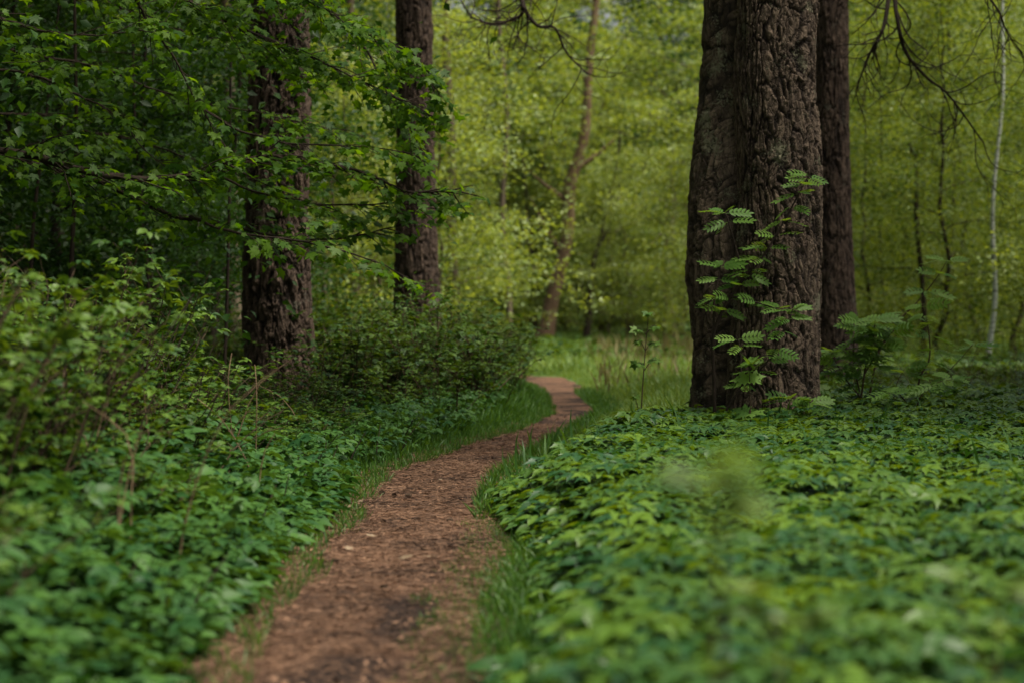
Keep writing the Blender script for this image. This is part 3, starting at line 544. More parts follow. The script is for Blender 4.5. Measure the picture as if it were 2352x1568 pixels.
for px, w_, d, ytop, lb in ((1165, 15, 56, -200, 'slim brown trunk just left of the leaning tree'), (1045, 26, 46, -250, 'dark trunk just right of the grey-brown pine'), (1540, 18, 58, 420, 'dark trunk nearest the left side of the twin-stemmed pine'), (818, 26, 46, -300, 'blurred brown trunk between the two left-hand pines'), (1272, 14, 80, -200, 'faint distant trunk above the leaning tree'), (540, 34, 34, -300, 'brown trunk just left of the nearest left-hand pine'), (2118, 13, 40, 330, 'dark crooked trunk behind the rowan saplings'), (2030, 7, 49, -200, 'slim dark stem beside the right-hand pine'), (2195, 8, 49, 0, 'slim leaning stem in the right-hand thicket')):
    yb = 700+F*CAMH/d; lean = random.uniform(-40, 40); special('slender_tree', lb, 'tree', d, [(px, yb, w_*1.3), (px-3, 700, w_), (px+lean*.3, 400, w_*.85), (px+lean, ytop, w_*.6)], 'far2', 'wood' if px > 2000 else 'grey', (2500, 5, 10, 2.4, .12, QUAD))
b = special('birch_tree', 'slender white-barked birch near the right edge', 'tree', 37, [(2272, 866, 17), (2270, 800, 13), (2278, 690, 12), (2282, 560, 11), (2290, 420, 9), (2295, 250, 8), (2302, 100, 8), (2312, -60, 7), (2320, -400, 4)], 'far2', 'birch', (3500, 1.3, 9, 1.3, .07, SIMPLE))
# thin dark stems on the left
for px, d, y0, lean, w_, lb in ((158, 19.5, -50, 25, 11, 'thin dark upright stem left of the maple limb'), (515, 21, -30, 30, 7, 'thin dark upright stem beside the nearest left-hand pine'), (345, 24, 60, -60, 8, 'thin dark stem deep in the shade at the left'), (60, 21, 100, 90, 9, 'thin dark slanting stem at the far left')):
    yb = 700+F*CAMH/d; special('slender_tree', lb, 'tree', d, [(px, yb, w_*1.2), (px+lean*.2, 560, w_), (px+lean*.5, 300, w_*.8), (px+lean, y0-300, w_*.5)], 'dark', 'wood', (1200, 1.5, 5, 1.2, .09, SIMPLE))

# ------------------------------------------------------------------ big maple reaching in from the left
def maple():
    t = empty('maple_tree', (-6.3, 16.8, 0)); tag(t, 'broad maple reaching in from the left with lobed leaves and long low limbs', 'tree')
    O = np.array(t.location); rg = np.random.default_rng(5); gw = Geo(); gl = Geo()
    tp = spline([(0, 0, -.1), (.1, 0, 2), (.0, .1, 4), (-.1, 0, 7), (.1, 0, 11)], 20); tr = Geo(); tr.tube(tp, np.linspace(.26, .1, 20), 14); tr.build('trunk', M['wood'], t, smooth=True)
    T = lambda z, dx=.0: O+np.array([dx, 0, z])
    limbs = [  # (points, radius, twig density, twig length)
     ([T(1.9), P(-150, 350, 17), P(60, 358, 17), P(150, 380, 17), P(300, 410, 17.2), P(400, 406, 17.3), P(480, 392, 17.4), P(560, 368, 17.5), P(680, 362, 17.6), P(820, 395, 17.6), P(950, 440, 17.7), P(1050, 440, 17.8)], .034, 1.5, .6),
     ([P(10, 362, 17), P(140, 395, 17.2), P(250, 425, 17.4), P(400, 492, 17.6), P(520, 512, 17.8), P(660, 548, 18), P(790, 545, 18), P(920, 520, 18)], .022, 1.5, .5),
     ([P(430, 500, 17.6), P(560, 540, 17.4), P(700, 560, 17.3), P(850, 600, 17.3), P(965, 660, 17.3)], .012, 1.3, .4),
     ([T(3.0), P(-100, 20, 16), P(0, 45, 16), P(120, 75, 16.3), P(220, 80, 16.5), P(330, 65, 16.8)], .018, .7, .5),
     ([T(4.2), P(250, -120, 16.8), P(310, 0, 17), P(350, 60, 17.1), P(412, 160, 17.2), P(455, 235, 17.3), P(500, 320, 17.4)], .014, .7, .5),
     ([T(4.4), P(300, -70, 18), P(420, 0, 18), P(560, 70, 18), P(700, 125, 18), P(860, 200, 18), P(985, 265, 18)], .02, 1.5, .7),
     ([T(2.6), P(-60, 165, 18), P(80, 178, 18), P(180, 215, 18), P(260, 262, 18), P(330, 340, 18), P(420, 410, 18)], .013, .7, .4),
     ([T(5.0), P(450, -100, 17.6), P(600, -40, 17.6), P(760, 30, 17.7), P(900, 110, 17.7), P(990, 190, 17.7)], .02, 1.5, .6),
     ([T(5.2), P(400, -160, 18.6), P(640, -60, 18.6), P(800, 60, 18.6), P(900, 220, 18.6), P(960, 330, 18.6)], .02, .9, .7),
     ([P(450, 240, 17.3), P(560, 300, 17.5), P(700, 330, 17.6), P(850, 340, 17.6), P(960, 360, 17.6)], .01, 1.3, .5),
     ([P(480, 395, 17.4), P(600, 440, 17.6), P(760, 470, 17.8), P(900, 470, 17.9), P(1010, 480, 18)], .01, 1.3, .5),
     ([T(3.6), P(-50, 100, 19), P(200, 150, 19.3), P(400, 220, 19.5), P(600, 260, 19.5), P(800, 300, 19.5)], .016, .9, .7),
     ([T(2.4), P(0, 260, 19), P(200, 300, 19.5), P(400, 350, 19.8), P(600, 420, 20), P(760, 480, 20)], .014, .8, .6),
     ([T(4.6), P(100, -60, 19.5), P(300, 30, 20), P(500, 90, 20), P(700, 130, 20)], .016, .9, .8),
     ([T(6.4), P(0, -500, 17), P(350, -520, 16), P(600, -400, 15.5)], .03, .3, .9)]
    for pts, r0, dens, tl in limbs:
        gw = Geo(); pts = np.array(pts); Ltot = np.linalg.norm(np.diff(pts, axis=0), axis=1).sum(); n = int(Ltot/.06)+4; p = spline(pts, n)
        p = p+np.stack([fbm(np.arange(n)*.15, np.full(n, r0*900+c), 4)-.5 for c in range(3)], 1)*.06
        gw.tube(p-O, np.linspace(r0, max(.003, r0*.16), n), 7)
        side = 1
        for k in range(4, n):
            if p[k][0] < -4.4 and rg.random() < .75: continue
            if rg.random() > dens*.66: continue
            side = -side; f = nrm(p[min(k+2, n-1)]-p[k-2]); lat = nrm(np.cross(f, [0, 0, 1]))*side
            L2 = tl*rg.uniform(.35, 1)*(1.1-.5*k/n); d = nrm(f*.75+lat*.7+np.array([0, 0, rg.normal()*.28-.03])); m = max(3, int(L2/.055))
            q = [p[k]]; c = rg.normal(size=3)*.1
            for j in range(m): d = nrm(d+c*.25+np.array([0, 0, -.035])+rg.normal(size=3)*.08); q.append(q[-1]+d*L2/m)
            q = np.array(q); gw.tube(q-O, np.linspace(max(.0035, r0*.22), .002, len(q)), 4)
            for j in range(2, len(q)):
                if rg.random() < .32+.68*(j/len(q)):
                    for sgn in (1, -1):
                        pl = nrm(f*.4+nrm(np.cross(d, [0, 0, 1]))*sgn+np.array([0, 0, -.15])+rg.normal(size=3)*.25); b_ = q[j]+pl*rg.uniform(.02, .05)
                        fw = nrm(pl+np.array([0, 0, -.35])+rg.normal(size=3)*.2); nn_ = nrm(np.array([.12, -.35, 1])+rg.normal(size=3)*.35)
                        gl.inst(MAPLE, [b_-O], [fw], [nn_], rg.uniform(.042, .088), rg.random())
        gw.build('limb', M['wood'], t, smooth=True)
    # upper crown, out of the picture, that shades the left side
    c = 13000; cc = rg.normal(size=(110, 3))*np.array([2.6, 2.8, 1.1])+np.array([.6, .6, 7.4]); k = rg.integers(0, 110, c)
    gl.inst(MAPLE, cc[k]+rg.normal(size=(c, 3))*.45, rdir(c, -.6, .1), np.array([0, 0, 1.])+rg.normal(size=(c, 3))*.35, rg.uniform(.1, .15, c))
    gl.build('crown', M['maple'], t)
maple()

# ------------------------------------------------------------------ bramble / raspberry thicket left of the path
def bush(seed, H=1.1, W=.55, canes=9, lsz=.11, mat='rasp', tpl=TRI_T, dry=.12):
    rg = np.random.default_rng(seed); t = empty('raspberry_bush'); gs = Geo(); gl = Geo()
    for k in range(canes):
        a = rg.random()*2*pi; r = rg.random()*.22; o = np.array([math.cos(a)*r, math.sin(a)*r, -.03]); h = H*rg.uniform(.6, 1.05); out = W*rg.uniform(.15, 1)
        a2 = a+rg.normal()*.7; dr = np.array([math.cos(a2), math.sin(a2), 0]); s = np.linspace(0, 1, 12)[:, None]
        p = o+np.array([0, 0, 1.])*h*(s*1.15-.15*s**3)+dr*out*s**1.7+np.cumsum(rg.normal(size=(12, 3)), 0)*.008
        gs.tube(p, np.linspace(.007, .0025, 12), 4)
        for j in range(int(11*h/.9)+5):
            q = rg.uniform(.22, 1)**.8; b_ = np.array([np.interp(q, s[:, 0], p[:, c]) for c in range(3)]); ad = rg.random()*2*pi
            fw = nrm(np.array([math.cos(ad), math.sin(ad), rg.uniform(-.1, .6)])); up = nrm(np.array([0, 0, 1.])+rg.normal(size=3)*.3)
            if rg.random() < .45:   # short side shoot with several leaves
                e_ = b_+fw*rg.uniform(.06, .2)+np.array([0, 0, rg.uniform(.0, .1)]); gs.tube([b_, (b_+e_)/2+rg.normal(size=3)*.01, e_], .0016, 3)
                for z in range(3):
                    az = rg.random()*2*pi; gl.inst(tpl, [e_+rg.normal(size=3)*.01], [(math.cos(az), math.sin(az), rg.uniform(-.1, .4))], [nrm(np.array([0, 0, 1.])+rg.normal(size=3)*.3)], lsz*rg.uniform(.55, 1.), rg.random())
            else: gl.inst(tpl, [b_], [fw], [up], lsz*rg.uniform(.7, 1.2), rg.random())
    gs.build('cane', M['stem'], t); gl.build('foliage', M[mat], t)
    return t
Bs = [bush(60+k, H, W, c, l) for k, (H, W, c, l) in enumerate(((1.0, .5, 11, .095), (1.05, .55, 12, .105), (.95, .6, 11, .09), (1.0, .45, 10, .11), (.9, .65, 12, .09)))]
def hfield(x, y):
    l, r = edges(y); s = l-x
    s = s-.02*ss(17, 22, y); near = 1.16*ss(.3, 1.25, s)*(1-ss(13.5, 16.5, y))*ss(.0, 1.0, y-3)
    far = 1.06*ss(.05, .6, s)*ss(18.5, 21, y)*(1-ss(29, 33, y))*(1-ss(1.7, 2.1, s)*(1-ss(25, 27, y)))
    mid = .52*ss(.2, .9, s)
    return np.maximum(np.maximum(near, far), mid)
LBL_R = ['raspberry bush with toothed green leaves in the thicket left of the path', 'raspberry bush in the low leafy mound below the grey-brown pine', 'short raspberry bush in front of the nearest left-hand pine']
cnt = 0; first = set()
pts_ = []
for tries in range(9000):
    y = random.uniform(5.5, 31); l, r = edges(y); x = random.uniform(-.235*y-1.0, l-.12); h = float(hfield(x, y))
    if h < .25: continue
    md = .27 if y < 18 else .33
    if any((x-a)**2+(y-b_)**2 < md*md for a, b_, _ in pts_): continue
    if x < -.24*y-.3 and random.random() < .6: continue
    if (x-X(645, 22))**2+(y-22)**2 < .45**2 or (x-X(955, 28))**2+(y-28)**2 < .4**2: continue
    if h < .6 and random.random() < .35: continue
    pts_.append((x, y, h))
print('bushes', len(pts_))
pts_ = pts_[:285]
for k, (x, y, h) in enumerate(pts_):
    src = Bs[k % 5]; z = float(gz(x, y)); rz = random.random()*6.28; hs = h*random.uniform(.74, 1.14); sc = (max(.6, min(1, hs+.1)),)*2+(hs,)
    lb = LBL_R[2] if h < .6 else (LBL_R[1] if y > 18 else LBL_R[0]); gp = ['raspberry thicket left of the path', 'leafy mound below the grey-brown pine', 'short bushes in front of the nearest pine'][LBL_R.index(lb)]
    if id(src) not in first:
        first.add(id(src)); src.location = (x, y, z); src.rotation_euler = (0, 0, rz); src.scale = sc; tag(src, lb, 'bush', gp)
    else: copy_tree(src, (x, y, z), rz, sc, lb, gp, 'bush')
# dry pale canes
g = Geo()
for k in range(36):
    y = random.uniform(8, 16); l, r = edges(y); x = random.uniform(-.22*y, l-.3); h = random.uniform(.4, .9); a = random.uniform(-.5, .5)
    p = np.array([(x, y, 0), (x+a*.1, y, h*.4), (x+a*.35+random.uniform(-.05, .05), y+random.uniform(-.1, .1), h*.8), (x+a*.8, y, h)]); g.tube(spline(p, 8), np.linspace(.004, .002, 8), 4)
g2 = Geo()
for k in range(150):
    y = random.uniform(7, 18); l, r = edges(y); x = random.uniform(-.22*y, l-.15); h = min(1.15, max(.3, float(hfield(x, y))*random.uniform(.8, 1.15))); a = random.uniform(.05, .6)
    g2.tube(spline([(x, y, 0), (x+a*.3*h, y, h*.45), (x+a*h, y+random.uniform(-.1, .1), h)], 8), np.linspace(.006, .002, 8), 4)
tag(g2.build('dark_stems', M['wood']), 'dark slanting stems standing among the raspberry bushes', 'stems', kind='stuff')
tag(g.build('dry_stems', M['cane']), 'bleached dry stems tangled among the raspberry bushes', 'dry stems', kind='stuff')
# low herb layer on the left
g = Geo()
def herb_layer(g, tpl, n, dfn, zmin, zmax, size, tilt=.3, fz=(-.3, .3)):
    p = dfn(n); n = len(p); p[:, 2] += zmin+(zmax-zmin)*rng.random(n)**.7*(.55+.6*fbm(p[:, 0]*2.2, p[:, 1]*2.2, 21)); g.inst(tpl, p, rdir(n, *fz), np.array([0, 0, 1.])+rng.normal(size=(n, 3))*tilt, rng.uniform(.7, 1.25, n)*size, rng.random(n)); return p
def left_zone(n, d0=4, d1=31, smin=.0):
    y = np.sqrt(rng.uniform(d0*d0, d1*d1, n)); l, r = edges(y); s = smin+(rng.random(n)**1.15)*(.235*y+l+.6).clip(.3); s = s+.09*(fbm(y*2, y*0, 31)-.5); x = l-s; keep = s > np.where(y > 15, .14, .08)+.25*ss(18, 24, y)
    x, y, s = x[keep], y[keep], s[keep]; p = np.stack([x, y, gz(x, y)], 1); left_zone.s = s; return p
def low(n):
    p = left_zone(n); s = left_zone.s; p2 = p[rng.random(len(p)) < ss(-.02, .35, s)+.12]; return p2
y_h = lambda: 0
p = herb_layer(g, TRI_O, 17000, low, .04, .24, .115)
p = herb_layer(g, TRI_T, 13000, low, .05, .36, .1)
p = left_zone(9000, 4, 14, .1); n = len(p); p[:, 2] += .08+.42*rng.random(n)*ss(0.1, .8, left_zone.s); g.inst(TRI_O, p, rdir(n, -.3, .3), np.array([0, 0, 1.])+rng.normal(size=(n, 3))*.3, rng.uniform(.1, .165, n))
tag(g.build('undergrowth', M['herb']), 'low leafy herbs carpeting the ground left of the path', 'ground cover', kind='stuff')

# ------------------------------------------------------------------ ground elder carpet on the right
def carpet_zone(n, d0=3.5, d1=22.5):
    y = np.sqrt(rng.uniform(d0*d0, d1*d1, n)); l, r = edges(y); x = r+rng.random(n)*(.235*y+.6-r)
    b = .06+.10*fbm(y*1.5, y*0, 41)+.24*(1-ss(9.5, 12.5, y))*ss(5.5, 8, y); s = x-r
    # far border: behind the trunk on the right, in front of it on the left
    far = np.interp(x, [.2, .9, 1.35, 2.3, 2.8, 4.2, 6], [14.6, 17.0, 18.1, 19.3, 20.3, 21.8, 22.5])+.5*(fbm(x*2, x*0, 42)-.5)
    k = (s > b) & (y < far); x, y, s = x[k], y[k], s[k]-b[k]
    k = (x-AX)**2/.2+(y-D0)**2/.14 > 1; x, y, s = x[k], y[k], s[k]; carpet_zone.s = s
    return np.stack([x, y, gz(x, y)], 1)
g = Geo(); N_ = 50000
p = carpet_zone(N_); n = len(p); s = carpet_zone.s; hh = .06+.24*ss(0, .35+.35*ss(12, 15, p[:, 1]), s)+.07*(fbm(p[:, 0]*1.6, p[:, 1]*1.6, 51)-.5)*2+.06*(fbm(p[:, 0]*4, p[:, 1]*4, 52)-.5)*2
q = rng.random(n)**.45; p0 = p.copy(); low_ = n//3; p[:low_, 2] += (hh*q*.8)[:low_]
g.inst(TRI_O, p[:low_], rdir(low_, -.25, .15), np.array([0, -.1, 1.])+rng.normal(size=(low_, 3))*.4, rng.uniform(.07, .13, low_), np.clip(rng.normal(.35, .4, low_), -.2, 1.2))
pl = p[low_:low_+13000].copy(); m_ = len(pl); hp = hh[low_:low_+m_]*(rng.uniform(.72, 1.12, m_)); pl[:, 2] += hp; a0 = rng.random(m_)*2*pi; tn = np.clip(rng.normal(.38, .35, m_), -.2, 1.2); sz = rng.uniform(.085, .15, m_)
lean_ = rng.normal(size=(m_, 3))*np.array([.16, .16, 0])
for kk in range(3):
    a_ = a0+kk*2.09+rng.normal(size=m_)*.25; fd = np.stack([np.cos(a_), np.sin(a_), rng.uniform(-.2, .12, m_)], 1); g.inst(TRI_J if kk < 2 else TRI_O, pl+fd*.02, fd, np.array([0, -.05, 1.])+lean_+rng.normal(size=(m_, 3))*.14, sz*rng.uniform(.8, 1.1, m_), tn+rng.normal(size=m_)*.08)
n2 = n//6; g.inst(OVATE, p[:n2]+rng.normal(size=(n2, 3))*.03, rdir(n2, -.3, .3), np.array([0, 0, 1.])+rng.normal(size=(n2, 3))*.4, rng.uniform(.045, .08, n2))
k = np.arange(0, n, 7)
for i_ in k[::1][:2500]:
    b_ = p[i_].copy(); b_[2] = 0; g.add(np.array([b_+(.002, 0, 0), b_-(.002, 0, 0), p[i_]+(.0015, 0, 0), p[i_]-(.0015, 0, 0)]), [(0, 1, 3), (0, 3, 2)], .6)
tag(g.build('ground_elder', M['gout']), 'dense knee-high carpet of ground elder leaves right of the path', 'ground cover', kind='stuff')
# long grass blades and dead twigs that poke out of the carpet
g = Geo(); p = carpet_zone(420); n = len(p); p[:, 2] += .12
g.inst((BLADE[0]*np.array([.9, 1, 1]), BLADE[1]), p, np.array([0, 0, 1.])+rng.normal(size=(n, 3))*.3, rdir(n, 0, .2), rng.uniform(.18, .38, n), rng.random(n)*.5)
tag(g.build('long_grass', M['grass']), 'single long grass blades poking out of the ground elder', 'grass', kind='stuff')
# ------------------------------------------------------------------ grass
def grass(g, p, L, spread=.35, tone=None):
    n = len(p); d = np.array([0, 0, 1.])+rng.normal(size=(n, 3))*np.array([spread, spread, .1]); a = rng.random(n)*2*pi
    g.inst(BLADE, p, d, np.stack([np.cos(a), np.sin(a), .2*np.ones(n)], 1), L, tone)
g = Geo()
# verge left of the path
y = np.sqrt(rng.uniform(16, 33**2, 34000)); l, r = edges(y); s = rng.random(len(y))**1.6*.8-.05+.2*(fbm(y*2.5, y*0, 61)-.5); x = l-s; p = np.stack([x, y, gz(x, y)-.01], 1)
grass(g, p, rng.uniform(.07, .2, len(p))*(.5+.9*ss(0, .4, s)), .45)
# verge right, near
y = np.sqrt(rng.uniform(16, 12.5**2, 17000)); l, r = edges(y); s = rng.random(len(y))**1.2*.66-.08+.2*(fbm(y*3, y*0, 62)-.5); x = r+s; p = np.stack([x, y, gz(x, y)-.01], 1)
grass(g, p, rng.uniform(.035, .11, len(p))*(.5+.8*ss(0, .4, s)), .5)
y = np.sqrt(rng.uniform(150, 30**2, 9000)); l, r = edges(y); s = rng.random(len(y))**1.5*.3-.06; x = r+s; p = np.stack([x, y, gz(x, y)-.01], 1)
grass(g, p, rng.uniform(.05, .13, len(p)), .45)
tag(g.build('verge_grass', M['grass']), 'short green grass fringing both edges of the path', 'grass', kind='stuff')
g = Geo()
def mead(n, d0, d1, xl, xr):
    y = np.sqrt(rng.uniform(d0*d0, d1*d1, n)); x = xl(y)+(xr(y)-xl(y))*rng.random(n); l, r = edges(y); k = ((x > r+.02) | (x < l-.05)); x, y = x[k], y[k]; return np.stack([x, y, gz(x, y)-.02], 1)
p = mead(52000, 17, 38, lambda y: edges(y)[1]+.1, lambda y: y*.04+1.2); grass(g, p, rng.uniform(.1, .34, len(p))*(.3+.7*ss(0, .9, p[:, 0]-edges(p[:, 1])[1])), .35)
p = mead(30000, 20.5, 36, lambda y: .12*y, lambda y: .235*y); grass(g, p, rng.uniform(.15, .4, len(p)), .35)
p = mead(40000, 37, 74, lambda y: -.06*y, lambda y: .09*y); grass(g, p, rng.uniform(.15, .38, len(p))*1.0, .4)
p = mead(16000, 36, 70, lambda y: .09*y, lambda y: .235*y); grass(g, p, rng.uniform(.2, .45, len(p))*1.1, .4)
tag(g.build('meadow_grass', M['meadow']), 'bright meadow grass in the clearing at the end of the path', 'grass', kind='stuff')
g = Geo(); p = mead(350, 40, 50, lambda y: .033*y, lambda y: .085*y); grass(g, p, rng.uniform(.3, .62, len(p)), .3)
p = mead(400, 28, 44, lambda y: .035*y, lambda y: .075*y); grass(g, p, rng.uniform(.25, .5, len(p)), .4)
tag(g.build('dry_grass', M['straw']), 'pale dry grass tufts at the far side of the clearing', 'grass', kind='stuff')
# leafy weeds in the clearing
g = Geo(); p = mead(9000, 41, 68, lambda y: -.07*y, lambda y: .07*y); n = len(p); p[:, 2] += rng.random(n)*.3; g.inst(TRI_O, p, rdir(n, -.2, .4), np.array([0, 0, 1.])+rng.normal(size=(n, 3))*.4, rng.uniform(.12, .25, n))
p = mead(9000, 19.5, 36, lambda y: .12*y, lambda y: .235*y); n = len(p); p[:, 2] += rng.random(n)*.35; g.inst(TRI_O, p, rdir(n, -.2, .4), np.array([0, 0, 1.])+rng.normal(size=(n, 3))*.4, rng.uniform(.1, .2, n))
tag(g.build('clearing_weeds', M['rasp']), 'leafy weeds growing in the clearing and behind the ground elder', 'ground cover', kind='stuff')

# ------------------------------------------------------------------ rowan and maple saplings
def sapling(name, label, cat, base, stems, tpl, mat, sz, gap=.07, group=None, start=.25, r0=.008, dens=1.0, seed=1, wood='stem', per=3, drop=-.1):
    rg = np.random.default_rng(seed); base = np.array(base, float); base[2] = float(gz(base[0], base[1])); t = empty(name, tuple(base)); tag(t, label, cat, group); gs = Geo(); gl = Geo()
    for si, (pts, st) in enumerate(stems):
        p = np.array([base+np.array([0, 0, -.03]) if q is None else q for q in pts]); Lt = np.linalg.norm(np.diff(p, axis=0), axis=1).sum(); n = max(8, int(Lt/.03)); s = spline(p, n)
        gs.tube(s-base, np.linspace(r0*(1 if si == 0 else .65), r0*.25, n), 6)
        k = st*n; a = rg.random()*6
        while k < n:
            i = min(n-1, int(k)); a += 2.4
            for m in range(per if i < n-3 else per+2):
                aa = a+m*pi*2/per+rg.normal()*.4; el = rg.uniform(-.15, .45)+(.25 if i > n-4 else 0)
                fw = nrm(np.array([math.cos(aa)*1.0, math.sin(aa)*.95, el+drop])); up = nrm(np.array([0, -.6, 1.])+rg.normal(size=3)*.3)
                z_ = sz*rg.uniform(.75, 1.15)
                if rg.random() < dens: gl.inst(tpl, [s[i]-base], [fw], [up], z_, rg.random())
            k += gap/.03*rg.uniform(.7, 1.4)
    gs.build('stem', M[wood], t, smooth=True); gl.build('foliage', M[mat], t); return t
dr_ = 17.15
sapling('rowan_sapling', 'rowan sapling leaning up across the bark of the twin-stemmed pine', 'sapling', P(1645, 1000, dr_), [
    ([None, P(1640, 880, dr_), P(1641, 760, dr_), P(1690, 665, dr_), P(1745, 600, dr_), P(1800, 510, dr_), P(1843, 430, dr_), P(1862, 395, dr_)], .35),
    ([P(1641, 790, dr_), P(1640, 700, dr_), P(1650, 640, dr_), P(1655, 610, dr_)], .3),
    ([P(1676, 680, dr_), P(1720, 690, dr_-.05), P(1755, 700, dr_-.1), P(1800, 715, dr_-.12)], .5),
    ([P(1710, 640, dr_), P(1690, 570, dr_), P(1670, 500, dr_), P(1662, 490, dr_)], .6),
    ([None, P(1665, 950, dr_-.1), P(1710, 885, dr_-.15), P(1770, 820, dr_-.2), P(1805, 745, dr_-.2), P(1822, 710, dr_-.2)], .4),
    ([None, P(1675, 920, dr_-.1), P(1700, 870, dr_-.2), P(1700, 800, dr_-.2), P(1690, 770, dr_-.2)], .75)], PINN, 'rowan', .15, .1, r0=.016, seed=4, dens=.95, wood='wood')
sapling('maple_seedling', 'upright maple seedling with star-shaped leaves in front of the twin-stemmed pine', 'sapling', P(1727, 1090, 16.4), [([None, P(1724, 960, 16.4), P(1722, 880, 16.4), P(1722, 838, 16.4)], .72), ([P(1724, 960, 16.4), P(1722, 940, 16.4), P(1740, 925, 16.4)], .3)], MAPLE, 'rowan', .15, .14, r0=.006, seed=7, per=2, wood='stem', drop=-.05)
sapling('maple_seedling', 'tall thin maple seedling with curled young leaves, left of the twin-stemmed pine', 'sapling', P(1473, 1060, 17.3), [([None, P(1474, 930, 17.3), P(1478, 860, 17.3), P(1484, 780, 17.3), P(1488, 740, 17.3), P(1489, 715, 17.3)], .97),
   ([P(1486, 770, 17.3), P(1470, 755, 17.3), P(1462, 757, 17.3)], .8), ([P(1486, 765, 17.3), P(1500, 748, 17.3), P(1510, 752, 17.3)], .8), ([P(1482, 805, 17.3), P(1472, 785, 17.3), P(1462, 782, 17.3)], .8), ([P(1482, 805, 17.3), P(1495, 788, 17.3), P(1506, 790, 17.3)], .8),
   ([P(1480, 845, 17.3), P(1470, 832, 17.3), P(1462, 834, 17.3)], .8), ([P(1480, 850, 17.3), P(1494, 830, 17.3), P(1508, 826, 17.3)], .7), ([P(1473, 960, 17.3), P(1462, 925, 17.3), P(1458, 905, 17.3)], .8)], MAPLE, 'rowan', .062, .1, r0=.006, seed=8, per=2, drop=-.7)
RG = 'rowan saplings right of the pines'
dd = 18.6
sapling('rowan_sapling', 'bushy rowan sapling at the foot of the right-hand pine', 'sapling', P(1965, 1000, dd), [
    ([None, P(1985, 860, dd), P(2005, 780, dd), P(2010, 735, dd)], .2), ([P(1975, 900, dd), P(1960, 830, dd), P(1965, 760, dd), P(1975, 740, dd)], .3), ([P(1985, 860, dd), P(2020, 800, dd), P(2060, 750, dd)], .3), ([P(1975, 910, dd), P(1935, 860, dd), P(1910, 810, dd)], .5)], PINN, 'rowan', .17, .06, RG, r0=.011, seed=14, per=4)
sapling('rowan_sapling', 'tall arching rowan sapling, highest tuft of leaves right of the pines', 'sapling', P(1980, 1010, 18.9), [
    ([None, P(2010, 840, 18.9), P(2045, 760, 18.9), P(2110, 690, 18.9), P(2150, 640, 18.9), P(2175, 600, 18.9)], .5)], PINN, 'rowan', .17, .24, RG, r0=.01, seed=15)
sapling('rowan_sapling', 'upright rowan sapling with two crossing stems near the right edge', 'sapling', P(2095, 1010, 18.4), [
    ([None, P(2110, 880, 18.4), P(2135, 820, 18.4), P(2130, 740, 18.4), P(2115, 690, 18.4)], .45), ([P(2095, 930, 18.4), P(2150, 880, 18.4), P(2200, 830, 18.4), P(2235, 790, 18.4)], .75), ([P(2095, 940, 18.4), P(2060, 890, 18.4), P(2075, 850, 18.4)], .5)], PINN, 'rowan', .17, .1, RG, r0=.01, seed=16)
sapling('rowan_sapling', 'low rowan sapling sprouting from the carpet below the crossing stems', 'sapling', P(2090, 1000, 17.9), [
    ([None, P(2110, 920, 17.9), P(2150, 880, 17.9), P(2190, 870, 17.9)], .4), ([P(2095, 960, 17.9), P(2060, 920, 17.9), P(2040, 900, 17.9)], .4)], PINN, 'rowan', .16, .08, RG, r0=.007, seed=17)
sapling('rowan_sapling', 'small rowan seedling at the base of the twin-stemmed pine', 'sapling', P(1810, 1010, 17.0), [([None, P(1812, 940, 17), P(1820, 910, 17)], .5), ([None, P(1850, 950, 17), P(1860, 925, 17)], .6)], PINN, 'rowan', .16, .1, None, r0=.005, seed=18)
# dry stalks behind the carpet on the right
g = Geo(); rg = np.random.default_rng(3)
for k in range(110):
    d = rg.uniform(20, 27); px = rg.uniform(1900, 2400); x = X(px, d); h = rg.uniform(.35, .85); a = rg.normal()*.25
    p = spline([(x, d, 0), (x+a*.2, d, h*.5), (x+a, d+.1, h)], 7); g.tube(p, np.linspace(.003, .0012, 7), 3)
    for j in range(3): q = p[rg.integers(3, 7)]; g.tube([q, q+np.array([rg.normal()*.12, rg.normal()*.1, rg.uniform(.03, .15)])], .001, 3)
tag(g.build('dry_stalks', M['stem']), 'dark thin dry stalks standing behind the ground elder at the right', 'dry stalks', kind='stuff')
# out-of-focus plants close to the camera
FG = 'blurred plants close to the camera'
sapling('elder_shoot', 'blurred yellow-green shoot rising in the foreground above the ground elder', 'plant', P(1660, 1950, 2.4), [
    ([None, P(1650, 1400, 2.4), P(1655, 1250, 2.4), P(1690, 1130, 2.4), P(1720, 1060, 2.4)], .55), ([P(1655, 1250, 2.4), P(1610, 1180, 2.4), P(1600, 1110, 2.4)], .6)], OVATE, 'blur', .05, .07, FG, r0=.004, seed=21, per=2, dens=.42)
sapling('elder_shoot', 'blurred leafy shoot low in the foreground, right of the first shoot', 'plant', P(1800, 2000, 3.8), [
    ([None, P(1790, 1560, 3.8), P(1760, 1430, 3.8), P(1720, 1330, 3.8)], .6), ([P(1790, 1560, 3.8), P(1850, 1460, 3.8), P(1880, 1380, 3.8)], .5)], OVATE, 'blur', .05, .06, FG, r0=.004, seed=22, per=2, dens=.7)
sapling('elder_shoot', 'blurred leafy shoot in the bottom right corner', 'plant', P(2300, 2000, 4.2), [
    ([None, P(2290, 1500, 4.2), P(2330, 1330, 4.2)], .4), ([P(2290, 1560, 4.2), P(2200, 1400, 4.2), P(2180, 1330, 4.2)], .5)], OVATE, 'blur', .05, .06, FG, r0=.004, seed=23, per=2, dens=.7)
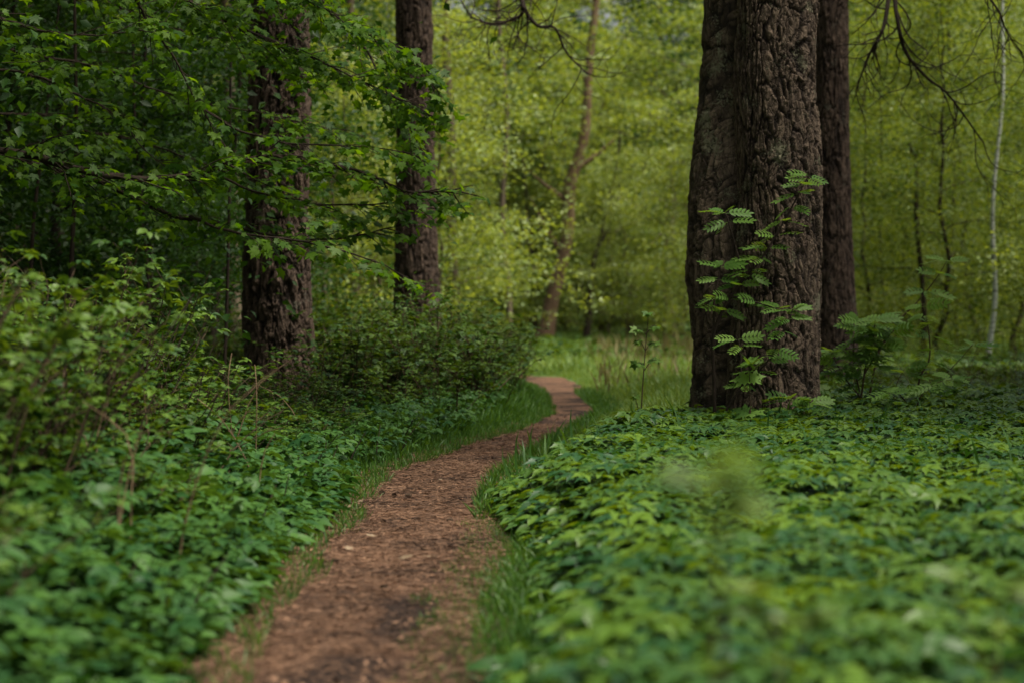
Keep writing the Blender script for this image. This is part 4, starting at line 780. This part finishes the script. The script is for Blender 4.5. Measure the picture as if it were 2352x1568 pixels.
# broad grass tuft at the path edge
g = Geo(); b_ = P(1265, 1052, 16.8); b_[2] = 0; n = 16; grass(g, np.repeat(b_[None], n, 0)+rng.normal(size=(n, 3))*np.array([.1, .1, 0]), rng.uniform(.2, .36, n), .5)
tag(g.build('grass_tuft', M['grass']), 'tuft of long grass blades at the inner bend of the path', 'grass')
# dead leaves and cones on the path
def dead_leaf(x, y, s, lb):
    g = Geo(); a = random.random()*6; g.inst(MAPLE, [(0, 0, .012)], [(math.cos(a), math.sin(a), .15)], [(random.uniform(-.5, .5), -.4, 1)], s, random.random()); o = g.build('dry_leaf', M['deadleaf']); o.location = (x, y, float(gz(x, y))+.02); tag(o, lb, 'leaf', 'dry leaves on the path'); return o
NEAR = ['nearest to the bottom of the photo', 'second nearest', 'third nearest', 'fourth nearest', 'fifth nearest', 'sixth nearest', 'seventh nearest', 'eighth nearest', 'ninth nearest', 'tenth nearest', 'third farthest', 'second farthest', 'farthest along the path'][:]
for i_, (px, py, s) in enumerate(sorted([(820, 1165, .05), (860, 1118, .035), (850, 1245, .045), (880, 1235, .035), (935, 1297, .06), (985, 1293, .055), (1065, 1085, .035), (1010, 1112, .03), (800, 1180, .05), (795, 1275, .04)], key=lambda q: -q[1])):
    d = F*CAMH/(py-700); dead_leaf(X(px, d), d, s, 'pale curled dry leaf lying on the brown path, %s' % NEAR[i_])
def cone():
    g = Geo(); rg = np.random.default_rng(2)
    SCALE = (np.array([(-.5, 0, 0), (.5, 0, 0), (.6, .8, .2), (0, 1.1, .3), (-.6, .8, .2)]), np.array([(0, 1, 2), (0, 2, 3), (0, 3, 4)]))
    th = np.linspace(0, 1, 9); r = .013*np.sin(pi*(th*.85+.12))**.8; g.tube(np.stack([th*.045, 0*th, 0*th+.014], 1), r, 9)
    for k in range(60):
        q = k/60; a = k*2.4; c = np.array([q*.043, .012*math.cos(a)*math.sin(pi*(q*.8+.15)), .014+.012*math.sin(a)*math.sin(pi*(q*.8+.15))]); rad = np.array([0, math.cos(a), math.sin(a)])
        g.inst(SCALE, [c], [rad+np.array([.6, 0, 0])], [np.cross(rad, [0, 0, 1.])+.01], .008, .5)
    return g.build('pine_cone', M['cone'])
cs = None
for px, py in ((925, 1100), (870, 1140), (905, 1145), (880, 1205), (1085, 1165), (945, 1147), (1040, 1205), (980, 1270), (760, 1300), (1160, 1060), (890, 1360), (1000, 1090)):
    d = F*CAMH/(py-700); x = X(px, d)
    o = cs.copy() if cs else cone()
    if cs: SC.collection.objects.link(o)
    cs = cs or o; o.scale = (random.uniform(.6, .85),)*3; o.location = (x, d, float(gz(x, d))+.012); o.rotation_euler = (0, 0, random.random()*6); tag(o, 'small dark pine cone lying on the brown path', 'pine cone', 'pine cones on the path')
# a blackened twig at the left verge
g = Geo(); g.tube(spline([P(645, 1215, 11.6), P(700, 1222, 11.5), P(760, 1245, 11.4), P(790, 1250, 11.4)], 12), np.linspace(.004, .002, 12), 5)
tag(g.build('fallen_twig', M['stem']), 'thin reddish twig sticking out of the left verge', 'twig')
